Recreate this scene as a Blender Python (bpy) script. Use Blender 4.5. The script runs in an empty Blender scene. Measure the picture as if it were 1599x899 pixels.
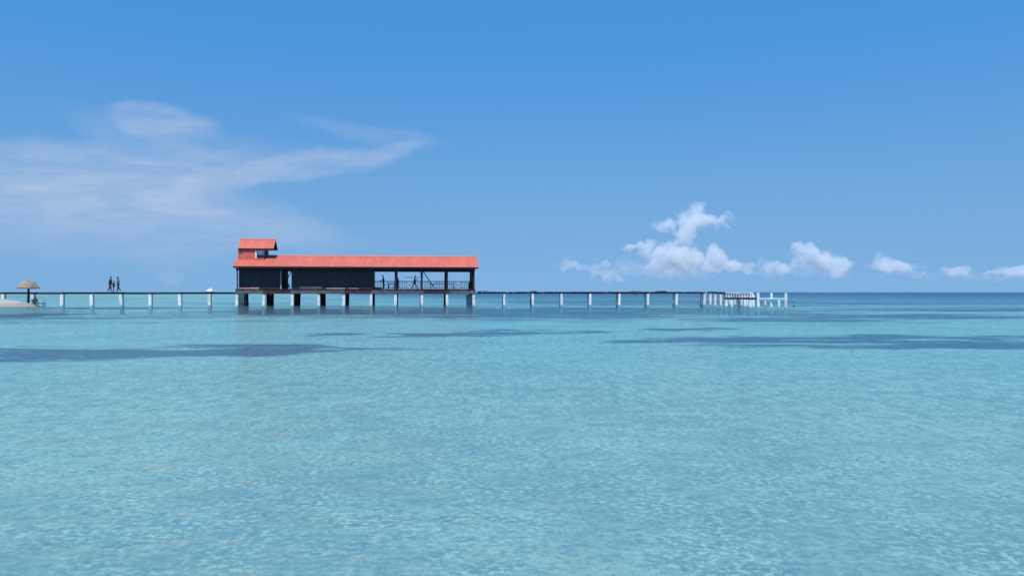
import bpy, bmesh, math, random
import numpy as np
from mathutils import Vector, Matrix

random.seed(7)
rng = np.random.default_rng(7)
S = bpy.context.scene
COL = S.collection
F = 1163.0            # focal length in photograph pixels
HZ = 456.0            # row of the horizon
CAMZ = 1.6

# ------------------------------------------------------------------ camera
cam_d = bpy.data.cameras.new('camera')
cam_d.sensor_width = 36.0
cam_d.lens = 36.0 * F / 1599.0
cam_d.shift_y = (HZ - 449.5) / 1599.0
cam_d.clip_start = 0.1
cam_d.clip_end = 60000.0
cam = bpy.data.objects.new('camera', cam_d)
cam.location = (0, 0, CAMZ)
cam.rotation_euler = (math.radians(90), 0, 0)
COL.objects.link(cam)
S.camera = cam

# ------------------------------------------------------------------ sun
SUN_AZ = math.radians(-170)       # clockwise from +Y: behind the viewer, a little to the left
SUN_EL = math.radians(61)
sun_dir = Vector((math.sin(SUN_AZ) * math.cos(SUN_EL), math.cos(SUN_AZ) * math.cos(SUN_EL), math.sin(SUN_EL)))
sun_d = bpy.data.lights.new('sun', 'SUN')
sun_d.energy = 4.0
sun_d.angle = math.radians(0.5)
sun_d.color = (1.0, 0.955, 0.88)
sun = bpy.data.objects.new('sun', sun_d)
sun.rotation_euler = (-sun_dir).to_track_quat('-Z', 'Y').to_euler()
sun.location = (0, 0, 60)
COL.objects.link(sun)

# ------------------------------------------------------------------ exposure
S.view_settings.view_transform = 'Standard'
S.view_settings.look = 'None'
S.view_settings.exposure = 0.0
S.view_settings.gamma = 1.0
S.view_settings.use_curve_mapping = False
S.render.engine = 'CYCLES'
S.cycles.use_denoising = True
S.cycles.max_bounces = 8
S.cycles.diffuse_bounces = 3
S.cycles.glossy_bounces = 3
S.cycles.transparent_max_bounces = 12
S.cycles.volume_bounces = 5
S.cycles.caustics_reflective = False
S.cycles.caustics_refractive = False
S.cycles.sample_clamp_indirect = 4.0


# ------------------------------------------------------------------ node helpers
class NT:
    def __init__(self, tree):
        self.t = tree
        self.n = tree.nodes
        self.l = tree.links

    def new(self, kind, **kw):
        nd = self.n.new(kind)
        for k, v in kw.items():
            setattr(nd, k, v)
        return nd

    def put(self, sock, v):
        if v is None:
            return
        if isinstance(v, bpy.types.NodeSocket):
            self.l.new(v, sock)
        else:
            sock.default_value = v

    def math(self, op, a, b=None, c=None, clamp=False):
        nd = self.new('ShaderNodeMath', operation=op, use_clamp=clamp)
        for i, v in enumerate((a, b, c)):
            self.put(nd.inputs[i], v)
        return nd.outputs[0]

    def vmath(self, op, a, b=None, out=0):
        nd = self.new('ShaderNodeVectorMath', operation=op)
        self.put(nd.inputs[0], a)
        if b is not None:
            if op == 'SCALE':
                self.put(nd.inputs[3], b)
            else:
                self.put(nd.inputs[1], b)
        return nd.outputs[out]

    def smooth(self, v, a, b, lo=0.0, hi=1.0):
        nd = self.new('ShaderNodeMapRange', interpolation_type='SMOOTHSTEP')
        self.put(nd.inputs[0], v)
        nd.inputs[1].default_value = a
        nd.inputs[2].default_value = b
        nd.inputs[3].default_value = lo
        nd.inputs[4].default_value = hi
        return nd.outputs[0]

    def noise(self, vec, scale, detail=4.0, rough=0.55, dist=0.0):
        nd = self.new('ShaderNodeTexNoise')
        self.put(nd.inputs['Vector'], vec)
        nd.inputs['Scale'].default_value = scale
        nd.inputs['Detail'].default_value = detail
        nd.inputs['Roughness'].default_value = rough
        nd.inputs['Distortion'].default_value = dist
        return nd.outputs[0]

    def mixc(self, f, a, b, blend='MIX'):
        nd = self.new('ShaderNodeMix', data_type='RGBA', blend_type=blend)
        self.put(nd.inputs[0], f)
        for i, v in ((6, a), (7, b)):
            if isinstance(v, (tuple, list)) and len(v) == 3:
                v = (*v, 1.0)
            self.put(nd.inputs[i], v)
        return nd.outputs[2]

    def combine(self, x, y, z):
        nd = self.new('ShaderNodeCombineXYZ')
        for i, v in enumerate((x, y, z)):
            self.put(nd.inputs[i], v)
        return nd.outputs[0]

    def sep(self, v):
        nd = self.new('ShaderNodeSeparateXYZ')
        self.put(nd.inputs[0], v)
        return nd.outputs


# ------------------------------------------------------------------ world: clear tropical sky with high wispy cloud
world = bpy.data.worlds.new('World')
S.world = world
world.use_nodes = True
w = NT(world.node_tree)
w.n.clear()
gen = w.new('ShaderNodeTexCoord').outputs['Generated']
dx, dy, dz = w.sep(gen)
sky = w.new('ShaderNodeTexSky', sky_type='NISHITA')
sky.sun_disc = False
sky.sun_elevation = SUN_EL
sky.sun_rotation = SUN_AZ
sky.altitude = 0.0
sky.air_density = 1.0
sky.dust_density = 0.0
sky.ozone_density = 3.0
# the humid bright band of the lowest degrees is compressed: look higher into the dome
up = w.math('ADD', w.math('MULTIPLY', w.math('MAXIMUM', dz, 0.0), 0.20), 0.335)
hl = w.math('SQRT', w.math('SUBTRACT', 1.0, w.math('MULTIPLY', up, up)))
hn = w.math('MAXIMUM', w.math('SQRT', w.math('ADD', w.math('MULTIPLY', dx, dx), w.math('MULTIPLY', dy, dy))), 0.001)
hk = w.math('DIVIDE', hl, hn)
w.l.new(w.combine(w.math('MULTIPLY', dx, hk), w.math('MULTIPLY', dy, hk), up), sky.inputs[0])
hs = w.new('ShaderNodeHueSaturation')
w.l.new(w.smooth(dz, 0.0, 0.30, 0.488, 0.4965), hs.inputs['Hue'])
w.l.new(w.smooth(dz, -0.03, 0.35, 1.055, 1.33), hs.inputs['Saturation'])
w.l.new(w.smooth(dz, -0.02, 0.34, 1.15, 1.26), hs.inputs['Value'])
w.l.new(sky.outputs[0], hs.inputs['Color'])
sky_col = hs.outputs[0]

az = w.math('ARCTAN2', dx, dy)
el = w.math('ARCSINE', dz)
ang = w.combine(az, w.math('MULTIPLY', el, 1.0), 0.0)
warp = w.noise(ang, 7.0, 3.0, 0.55)
warp2 = w.noise(w.vmath('ADD', ang, (3.1, 1.7, 0.0)), 7.0, 3.0, 0.55)
waz = w.math('ADD', az, w.math('MULTIPLY', w.math('SUBTRACT', warp, 0.5), 0.10))
wel = w.math('ADD', el, w.math('MULTIPLY', w.math('SUBTRACT', warp2, 0.5), 0.045))


def pxang(px, py):
    a = math.atan((px - 799.5) / F)
    return a, math.atan((HZ - py) / F * math.cos(a))


def wisp(px, py, hw, hh, rot, strength, soft=0.35):
    a0, e0 = pxang(px, py)
    cosa = math.cos(a0)
    ra, re = hw / F * cosa ** 2, hh / F * cosa
    c, s = math.cos(math.radians(rot)), math.sin(math.radians(rot))
    da = w.math('SUBTRACT', waz, a0)
    de = w.math('SUBTRACT', wel, e0)
    p = w.math('DIVIDE', w.math('ADD', w.math('MULTIPLY', da, c), w.math('MULTIPLY', de, s)), ra)
    q = w.math('DIVIDE', w.math('SUBTRACT', w.math('MULTIPLY', de, c), w.math('MULTIPLY', da, s)), re)
    r2 = w.math('ADD', w.math('MULTIPLY', p, p), w.math('MULTIPLY', q, q))
    m = w.smooth(r2, 1.0 + soft, max(0.0, 1.0 - 2.2 * soft), 0.0, strength)
    return m


WISPS = [  # centre px, half sizes px, slope degrees, strength, softness
    (262, 188, 94, 27, -4, 0.36, 0.36),
    (225, 222, 140, 34, -14, 0.16, 0.45),
    (250, 268, 255, 50, 7, 0.25, 0.45),
    (435, 268, 215, 22, 12, 0.27, 0.36),
    (580, 240, 78, 11, 12, 0.14, 0.45),
    (580, 212, 110, 15, -7, 0.14, 0.45),
    (90, 290, 290, 70, 0, 0.25, 0.45),
    (30, 232, 100, 18, 4, 0.12, 0.45),
    (282, 322, 72, 12, -3, 0.22, 0.36),
    (430, 358, 140, 32, -8, 0.20, 0.45),
    (180, 345, 340, 70, -2, 0.23, 0.45),
    (268, 430, 26, 12, 0, 0.12, 0.45),
]
acc = None
for args in WISPS:
    m = wisp(*args)
    inv = w.math('SUBTRACT', 1.0, m)
    acc = inv if acc is None else w.math('MULTIPLY', acc, inv)
cover = w.math('SUBTRACT', 1.0, acc)
streak = w.noise(w.combine(w.math('ADD', w.math('MULTIPLY', az, 1.0), w.math('MULTIPLY', el, -1.5)), w.math('MULTIPLY', el, 4.0), 0.3), 16.0, 5.0, 0.65)
cover = w.math('MULTIPLY', cover, w.smooth(streak, 0.28, 0.68, 0.55, 1.12), clamp=True)
cloud_col = (3.9, 4.3, 5.3)
final = w.mixc(cover, sky_col, cloud_col)
bg = w.new('ShaderNodeBackground')
bg.inputs['Strength'].default_value = 0.15
w.l.new(final, bg.inputs['Color'])
world.cycles.sampling_method = 'MANUAL'
world.cycles.sample_map_resolution = 256
wo = w.new('ShaderNodeOutputWorld')
w.l.new(bg.outputs[0], wo.inputs['Surface'])

# ------------------------------------------------------------------ materials
MATS = {}


def mat(name, col, rough=0.7, var=0.12, vscale=3.0, metal=0.0, spec=0.4, bump=0.0, bscale=20.0, col2=None, stretch=(1, 1, 1), tide=None):
    m = bpy.data.materials.new(name)
    m.use_nodes = True
    t = NT(m.node_tree)
    t.n.clear()
    out = t.new('ShaderNodeOutputMaterial')
    b = t.new('ShaderNodeBsdfPrincipled')
    tc = t.new('ShaderNodeTexCoord').outputs['Object']
    oi = t.new('ShaderNodeObjectInfo')
    v = t.vmath('MULTIPLY', tc, stretch)
    v = t.vmath('ADD', v, t.vmath('SCALE', t.combine(1.0, 2.0, 3.0), t.math('MULTIPLY', oi.outputs['Random'], 40.0)))
    n = t.noise(v, vscale, 5.0, 0.6)
    lo = tuple(c * (1 - var) for c in col)
    hi = col2 if col2 else tuple(min(1, c * (1 + var)) for c in col)
    c = t.mixc(t.smooth(n, 0.3, 0.7), lo, hi)
    tone = t.math('ADD', t.math('MULTIPLY', oi.outputs['Random'], var), 1 - var * 0.5)
    c = t.mixc(1.0, c, t.combine(tone, tone, tone), 'MULTIPLY')
    if tide:   # weed and wet stain up to the tide line, ragged
        pz = t.sep(t.new('ShaderNodeNewGeometry').outputs['Position'])[2]
        edge = t.math('ADD', pz, t.math('MULTIPLY', t.math('SUBTRACT', n, 0.5), tide[1]))
        c = t.mixc(t.smooth(edge, tide[0] + 0.12, tide[0] - 0.05, 0.0, tide[3]), c, tide[2])
    t.l.new(c, b.inputs['Base Color'])
    b.inputs['Roughness'].default_value = rough
    b.inputs['Metallic'].default_value = metal
    b.inputs['Specular IOR Level'].default_value = spec
    if bump:
        bn = t.new('ShaderNodeBump')
        bn.inputs['Strength'].default_value = bump
        bn.inputs['Distance'].default_value = 0.02
        t.l.new(t.noise(v, bscale, 4.0), bn.inputs['Height'])
        t.l.new(bn.outputs[0], b.inputs['Normal'])
    t.l.new(b.outputs[0], out.inputs['Surface'])
    MATS[name] = m
    return m


mat('roof_red', (0.63, 0.158, 0.104), 0.6, 0.09, 0.8, spec=0.3, stretch=(2.5, 0.5, 1))
mat('roof_edge', (0.70, 0.19, 0.14), 0.55, 0.08, 0.7)
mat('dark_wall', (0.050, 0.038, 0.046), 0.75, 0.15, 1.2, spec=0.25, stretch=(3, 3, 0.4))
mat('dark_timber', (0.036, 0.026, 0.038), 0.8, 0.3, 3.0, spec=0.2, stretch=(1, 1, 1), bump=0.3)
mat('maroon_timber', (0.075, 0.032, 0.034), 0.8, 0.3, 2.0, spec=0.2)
mat('grey_timber', (0.13, 0.105, 0.105), 0.85, 0.3, 2.5, spec=0.2, bump=0.3)
mat('pale_board', (0.42, 0.37, 0.35), 0.8, 0.2, 2.5)
mat('pink_board', (0.38, 0.20, 0.19), 0.8, 0.25, 2.5)
mat('jetty_deck', (0.055, 0.036, 0.044), 0.85, 0.4, 1.3, spec=0.2)
mat('white_concrete', (0.80, 0.79, 0.77), 0.8, 0.16, 2.2, bump=0.3, spec=0.3, tide=(0.02, 0.22, (0.31, 0.37, 0.36), 0.95))
mat('stained_concrete', (0.64, 0.65, 0.60), 0.85, 0.2, 2.0, bump=0.3, spec=0.3, tide=(0.0, 0.2, (0.17, 0.23, 0.23), 0.95))
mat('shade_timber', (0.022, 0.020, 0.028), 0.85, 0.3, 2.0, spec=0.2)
mat('teal_pole', (0.035, 0.075, 0.085), 0.8, 0.3, 2.0, spec=0.2)
mat('white_paint', (0.80, 0.80, 0.80), 0.6, 0.06, 2.0)
mat('tank_grey', (0.40, 0.37, 0.36), 0.8, 0.15, 1.5)
mat('thatch', (0.31, 0.245, 0.20), 0.95, 0.4, 3.0, spec=0.1, bump=0.8, bscale=30)
mat('sand', (0.40, 0.365, 0.31), 0.95, 0.15, 0.6, spec=0.1, bump=0.3, bscale=8, tide=(0.30, 0.4, (0.30, 0.285, 0.24), 0.8))
mat('skin', (0.20, 0.105, 0.075), 0.6, 0.1, 6.0)
mat('hair', (0.012, 0.010, 0.010), 0.6, 0.2, 20.0)
mat('navy_cloth', (0.020, 0.022, 0.045), 0.9, 0.25, 8.0)
mat('black_cloth', (0.013, 0.013, 0.016), 0.9, 0.25, 8.0)
mat('plum_cloth', (0.055, 0.022, 0.040), 0.9, 0.2, 8.0)
mat('pink_cloth', (0.42, 0.16, 0.24), 0.9, 0.15, 8.0)
mat('teal_cloth', (0.020, 0.060, 0.085), 0.9, 0.2, 8.0)
mat('straw', (0.20, 0.15, 0.10), 0.9, 0.2, 20.0)
mat('red_board', (0.17, 0.035, 0.045), 0.7, 0.2, 2.0)
mat('sack_white', (0.82, 0.81, 0.79), 0.85, 0.08, 3.0, bump=0.4, bscale=6)
mat('lounger_dark', (0.035, 0.055, 0.065), 0.8, 0.2, 3.0)
mat('rope_dark', (0.035, 0.028, 0.034), 0.9, 0.3, 4.0)
mat('buoy_dark', (0.03, 0.035, 0.05), 0.6, 0.2, 4.0)


def glass_mat():
    m = bpy.data.materials.new('window_glass')
    m.use_nodes = True
    t = NT(m.node_tree)
    t.n.clear()
    out = t.new('ShaderNodeOutputMaterial')
    tr = t.new('ShaderNodeBsdfTransparent')
    tr.inputs[0].default_value = (0.62, 0.70, 0.80, 1)
    gl = t.new('ShaderNodeBsdfGlossy')
    gl.inputs['Roughness'].default_value = 0.03
    fr = t.new('ShaderNodeFresnel')
    fr.inputs[0].default_value = 1.5
    mx = t.new('ShaderNodeMixShader')
    t.l.new(fr.outputs[0], mx.inputs[0])
    t.l.new(tr.outputs[0], mx.inputs[1])
    t.l.new(gl.outputs[0], mx.inputs[2])
    t.l.new(mx.outputs[0], out.inputs[0])
    MATS['window_glass'] = m


glass_mat()


# ------------------------------------------------------------------ mesh helpers
class MB:
    def __init__(self):
        self.v = []
        self.f = []

    def add(self, vs, fs):
        o = len(self.v)
        self.v += [tuple(p) for p in vs]
        self.f += [tuple(i + o for i in q) for q in fs]
        return self

    def box(self, x0, x1, y0, y1, z0, z1):
        vs = [(x, y, z) for z in (z0, z1) for y in (y0, y1) for x in (x0, x1)]
        return self.add(vs, [(0, 2, 3, 1), (4, 5, 7, 6), (0, 1, 5, 4), (2, 6, 7, 3), (0, 4, 6, 2), (1, 3, 7, 5)])

    def bar(self, p0, p1, wdt, hgt, upv=(0, 0, 1)):
        p0, p1 = Vector(p0), Vector(p1)
        d = (p1 - p0).normalized()
        upv = Vector(upv)
        if abs(d.dot(upv)) > 0.98:
            upv = Vector((0, 1, 0))
        s = d.cross(upv).normalized()
        u = s.cross(d)
        vs = []
        for p in (p0, p1):
            for a, b in ((-1, -1), (1, -1), (1, 1), (-1, 1)):
                vs.append(p + s * (a * wdt / 2) + u * (b * hgt / 2))
        return self.add(vs, [(0, 1, 2, 3), (7, 6, 5, 4), (0, 4, 5, 1), (1, 5, 6, 2), (2, 6, 7, 3), (3, 7, 4, 0)])

    def tube(self, pts, rads, n=8, cap=True):
        rings = []
        for i, p in enumerate(pts):
            p = Vector(p)
            a = Vector(pts[max(i - 1, 0)])
            b = Vector(pts[min(i + 1, len(pts) - 1)])
            d = (b - a).normalized()
            ref = Vector((1, 0, 0)) if abs(d.z) > 0.8 else Vector((0, 0, 1))
            s = d.cross(ref).normalized()
            u = s.cross(d)
            rings.append([p + (s * math.cos(k * 2 * math.pi / n) + u * math.sin(k * 2 * math.pi / n)) * rads[i] for k in range(n)])
        vs = [q for r in rings for q in r]
        fs = []
        for i in range(len(pts) - 1):
            for k in range(n):
                fs.append((i * n + k, i * n + (k + 1) % n, (i + 1) * n + (k + 1) % n, (i + 1) * n + k))
        if cap:
            fs.append(tuple(range(n))[::-1])
            fs.append(tuple((len(pts) - 1) * n + k for k in range(n)))
        return self.add(vs, fs)

    def pile(self, x, y, z0, z1, sx, sy, n=1):
        """square concrete pile with chamfered corners, slightly uneven"""
        c = 0.05
        prof = [(-sx / 2 + c, -sy / 2), (sx / 2 - c, -sy / 2), (sx / 2, -sy / 2 + c), (sx / 2, sy / 2 - c),
                (sx / 2 - c, sy / 2), (-sx / 2 + c, sy / 2), (-sx / 2, sy / 2 - c), (-sx / 2, -sy / 2 + c)]
        vs = []
        zs = [z0, z0 + (z1 - z0) * 0.4, z0 + (z1 - z0) * 0.75, z1]
        lean = (random.uniform(-.07, .07), random.uniform(-.07, .07))
        for z in zs:
            k = 1 + random.uniform(-0.05, 0.05)
            fz = (z - z1) / max(z1 - z0, .1)
            ox, oy = lean[0] * fz + random.uniform(-.012, .012), lean[1] * fz + random.uniform(-.012, .012)
            vs += [(x + ox + a * k, y + oy + b * k, z) for a, b in prof]
        fs = []
        for i in range(len(zs) - 1):
            for k in range(8):
                fs.append((i * 8 + k, i * 8 + (k + 1) % 8, (i + 1) * 8 + (k + 1) % 8, (i + 1) * 8 + k))
        fs.append(tuple(range(8))[::-1])
        fs.append(tuple(24 + k for k in range(8)))
        return self.add(vs, fs)

    def build(self, name, material, parent=None, smooth=False):
        me = bpy.data.meshes.new(name)
        me.from_pydata(self.v, [], self.f)
        me.validate()
        bm = bmesh.new()
        bm.from_mesh(me)
        bmesh.ops.recalc_face_normals(bm, faces=bm.faces)
        bm.to_mesh(me)
        bm.free()
        if smooth:
            for p in me.polygons:
                p.use_smooth = True
        me.materials.append(MATS[material] if isinstance(material, str) else material)
        o = bpy.data.objects.new(name, me)
        COL.objects.link(o)
        o.parent = parent
        return o


def tag(o, label=None, cat=None, group=None, kind=None):
    for k, v in (('label', label), ('category', cat), ('group', group), ('kind', kind)):
        if v:
            o[k] = v
    return o


def empty(name, loc=(0, 0, 0), rz=0.0, label=None, cat=None, group=None):
    o = bpy.data.objects.new(name, None)
    o.empty_display_size = 0.3
    COL.objects.link(o)
    o.location = loc
    o.rotation_euler = (0, 0, rz)
    return tag(o, label, cat, group)


class Frame:
    """a plan frame: origin, direction of u (right along the pier); v runs away from the viewer"""

    def __init__(self, px, Y, m):
        self.o = Vector(((px - 799.5) / F * Y, Y))
        self.a = math.atan(m)
        self.c, self.s = math.cos(self.a), math.sin(self.a)

    def U(self, px, v=0.0):
        t = (px - 799.5) / F
        x0 = self.o.x - self.s * v
        y0 = self.o.y + self.c * v
        return (t * y0 - x0) / (self.c - t * self.s)

    def Y(self, u, v=0.0):
        return self.o.y + self.s * u + self.c * v

    def Z(self, py, px, v=0.0):
        return CAMZ + (HZ - py) / F * self.Y(self.U(px, v), v)

    def world(self, u, v, z=0.0):
        return Vector((self.o.x + self.c * u - self.s * v, self.o.y + self.s * u + self.c * v, z))


# ------------------------------------------------------------------ value noise for vertex fields
_perm = rng.random((256, 256))


def vnoise(x, y):
    xi, yi = np.floor(x).astype(int), np.floor(y).astype(int)
    fx, fy = x - xi, y - yi
    fx, fy = fx * fx * (3 - 2 * fx), fy * fy * (3 - 2 * fy)
    g = lambda a, b: _perm[a % 256, b % 256]
    return (g(xi, yi) * (1 - fx) + g(xi + 1, yi) * fx) * (1 - fy) + (g(xi, yi + 1) * (1 - fx) + g(xi + 1, yi + 1) * fx) * fy


def fbm(x, y, oct=4):
    s, a, t = 0, 1.0, 0
    for k in range(oct):
        s = s + a * vnoise(x * 2 ** k + 17.3 * k, y * 2 ** k + 9.1 * k)
        t += a
        a *= 0.55
    return s / t


def polar_grid(rs, angs):
    R, A = np.meshgrid(rs, angs, indexing='ij')
    X, Y = R * np.sin(A), R * np.cos(A)
    nr, na = R.shape
    idx = np.arange(nr * na).reshape(nr, na)
    nxt = np.roll(idx, -1, axis=1)
    q = np.stack([idx[:-1], nxt[:-1], nxt[1:], idx[1:]], axis=-1).reshape(-1, 4)
    q = q[:, ::-1]
    return X.ravel(), Y.ravel(), R.ravel(), q


def mesh_np(name, X, Y, Z, quads, material, attrs=None):
    me = bpy.data.meshes.new(name)
    n = len(X)
    me.vertices.add(n)
    me.vertices.foreach_set('co', np.stack([X, Y, Z], 1).astype(np.float32).ravel())
    me.loops.add(quads.size)
    me.loops.foreach_set('vertex_index', quads.astype(np.int32).ravel())
    me.polygons.add(len(quads))
    me.polygons.foreach_set('loop_start', np.arange(0, quads.size, 4, dtype=np.int32))
    me.polygons.foreach_set('use_smooth', np.ones(len(quads), dtype=bool))
    me.update(calc_edges=True)
    for k, a in (attrs or {}).items():
        at = me.attributes.new(k, 'FLOAT', 'POINT')
        at.data.foreach_set('value', a.astype(np.float32))
    me.materials.append(material)
    o = bpy.data.objects.new(name, me)
    COL.objects.link(o)
    return o


# ------------------------------------------------------------------ seabed
def seabed_mat():
    m = bpy.data.materials.new('seabed_sand_glints_seagrass')
    m.use_nodes = True
    t = NT(m.node_tree)
    t.n.clear()
    out = t.new('ShaderNodeOutputMaterial')
    b = t.new('ShaderNodeBsdfDiffuse')
    pos = t.new('ShaderNodeNewGeometry').outputs['Position']
    g = t.new('ShaderNodeAttribute', attribute_name='grass').outputs['Fac']
    n = t.noise(t.vmath('MULTIPLY', pos, (0.55, 1.0, 0.0)), 0.8, 5.0, 0.7)
    g2 = t.smooth(t.math('ADD', g, t.math('MULTIPLY', t.math('SUBTRACT', n, 0.5), 1.9)), 0.12, 0.85)
    flat = t.vmath('MULTIPLY', pos, (0.85, 1.0, 0.0))
    # coral sand: pale drifts, plus caustic and sky-reflection flecks painted into the colour
    n2 = t.noise(flat, 0.22, 4.0, 0.6)
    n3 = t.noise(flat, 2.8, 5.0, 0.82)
    px_, py_, pz_ = t.sep(pos)
    n5 = t.noise(t.combine(px_, t.math('MULTIPLY', py_, 0.45), 0.0), 3.4, 4.0, 0.75)  # grain stretched away from the viewer, painting distant surface ripples onto the bed
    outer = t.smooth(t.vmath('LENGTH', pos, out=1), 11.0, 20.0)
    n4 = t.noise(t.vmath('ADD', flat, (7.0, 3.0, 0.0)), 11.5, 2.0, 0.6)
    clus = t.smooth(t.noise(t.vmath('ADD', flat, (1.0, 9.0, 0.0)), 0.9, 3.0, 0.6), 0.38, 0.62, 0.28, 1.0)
    sand_glint_col = t.mixc(t.smooth(n2, 0.3, 0.7), (0.46, 0.50, 0.46), (0.74, 0.73, 0.64))
    sand_glint_col = t.mixc(t.smooth(n3, 0.52, 0.38, 0.0, 0.75), sand_glint_col, (0.35, 0.41, 0.38))
    sand_glint_col = t.mixc(t.math('MULTIPLY', clus, t.smooth(n4, 0.52, 0.60, 0.0, 1.0)), sand_glint_col, (1.0, 0.99, 0.95))
    sand_glint_col = t.mixc(t.smooth(n4, 0.44, 0.34, 0.0, 0.75), sand_glint_col, (0.30, 0.37, 0.36))
    sand_glint_col = t.mixc(t.smooth(n3, 0.54, 0.68, 0.0, 0.9), sand_glint_col, (0.95, 0.94, 0.88))
    sand_glint_col = t.mixc(t.math('MULTIPLY', outer, t.smooth(n5, 0.50, 0.38, 0.0, 0.7)), sand_glint_col, (0.36, 0.42, 0.40))
    sand_glint_col = t.mixc(t.math('MULTIPLY', outer, t.smooth(n5, 0.52, 0.66, 0.0, 0.85)), sand_glint_col, (0.94, 0.93, 0.88))
    n6 = t.noise(t.vmath('ADD', flat, (2.0, 5.0, 0.0)), 24.0, 1.0, 0.5)  # sparse bright specks: sparkle of the water painted into the bed colour
    sand_glint_col = t.mixc(t.math('MULTIPLY', clus, t.smooth(n6, 0.62, 0.70, 0.0, 1.0)), sand_glint_col, (1.0, 1.0, 0.98))
    grassc = t.mixc(t.smooth(n3, 0.42, 0.66), (0.016, 0.055, 0.115), (0.16, 0.25, 0.27))
    t.l.new(t.mixc(g2, sand_glint_col, grassc), b.inputs[0])
    t.l.new(b.outputs[0], out.inputs[0])
    return m


BED = -1.0
ang_dense = np.radians(np.arange(-44, 44.01, 0.35))
ang_rest = np.radians(np.arange(48, 313, 4.0))
rs_bed = np.concatenate([np.linspace(0.4, 3.6, 5), np.geomspace(4, 400, 420), np.geomspace(410, 14000, 60)])
Xb, Yb, Rb, Qb = polar_grid(rs_bed, np.concatenate([ang_dense, ang_rest]))
Zb = BED + 0.16 * (fbm(Xb / 6.0 + 50, Yb / 6.0 + 50, 4) - 0.5) * np.clip(300 / np.maximum(Rb, 1), 0, 1)
PATCHES = [  # seagrass meadows: left, right, top, bottom in photograph pixels on the water plane, weight
    (-420, 260, 540, 574, 1.1), (60, 660, 541, 551, 1.1), (-160, 460, 541, 560, 1.0),
    (930, 1420, 527, 539, 0.9), (1120, 1900, 523, 546, 1.0), (1330, 2100, 535, 548, 0.9), (1180, 1700, 526, 532, .8),
    (975, 1190, 512.5, 516.5, 1.0), (455, 720, 520, 526, 0.75), (640, 900, 516, 525, 0.75),
    (1140, 1620, 488, 500, 0.8), (1050, 1380, 495, 503, 0.8), (1250, 1900, 480, 487, 0.75),
    (330, 1250, 479, 497, 0.95), (-300, 420, 491, 499, 0.7), (560, 1150, 486, 502, 0.75),
    (-200, 300, 479.5, 484, 0.8), (760, 1300, 469, 477, 0.6), (1100, 1900, 472, 476, 0.6), (-300, 120, 462, 466, .5),
]


def seagrass(X, Y):
    R = np.hypot(X, Y)
    wx = X + (fbm(X / 4 + 30, Y / 3 + 70) - 0.5) * 7
    wy = Y + (fbm(X / 3.2 + 90, Y / 2.5 + 10) - 0.5) * 3.6
    g = np.zeros_like(X)
    for (x0, x1, y0, y1, s_) in PATCHES:
        Ya, Yb_ = CAMZ * F / (y1 - HZ), CAMZ * F / (y0 - HZ)
        cy = (Ya + Yb_) / 2
        cx = ((x0 + x1) / 2 - 799.5) / F * cy
        rx = (x1 - x0) / 2 / F * cy
        ry = (Yb_ - Ya) / 2
        d = ((wx - cx) / rx) ** 2 + ((wy - cy) / ry) ** 2
        g = np.maximum(g, s_ * np.clip(1.5 - d, 0, 1))
    g = g * np.clip(-0.58 + 2.85 * fbm(X / 5.5 + 3, Y / 0.8 + 8, 4), 0, 1.1)
    st = fbm(X / 17 + 40, Y / 3.2 + 5, 4)
    g = g + np.clip((st - 0.54) * 3.6, 0, 0.55) * np.clip((R - 22) / 30, 0, 1) * np.clip((400 - R) / 200, 0, 1)
    return g


KS = CAMZ / (CAMZ - BED)          # the meadows as they lie on the bed, seen through the surface
grass = seagrass(Xb * KS, Yb * KS)
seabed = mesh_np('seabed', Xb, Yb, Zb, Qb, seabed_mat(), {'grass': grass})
tag(seabed, kind='structure')


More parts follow.
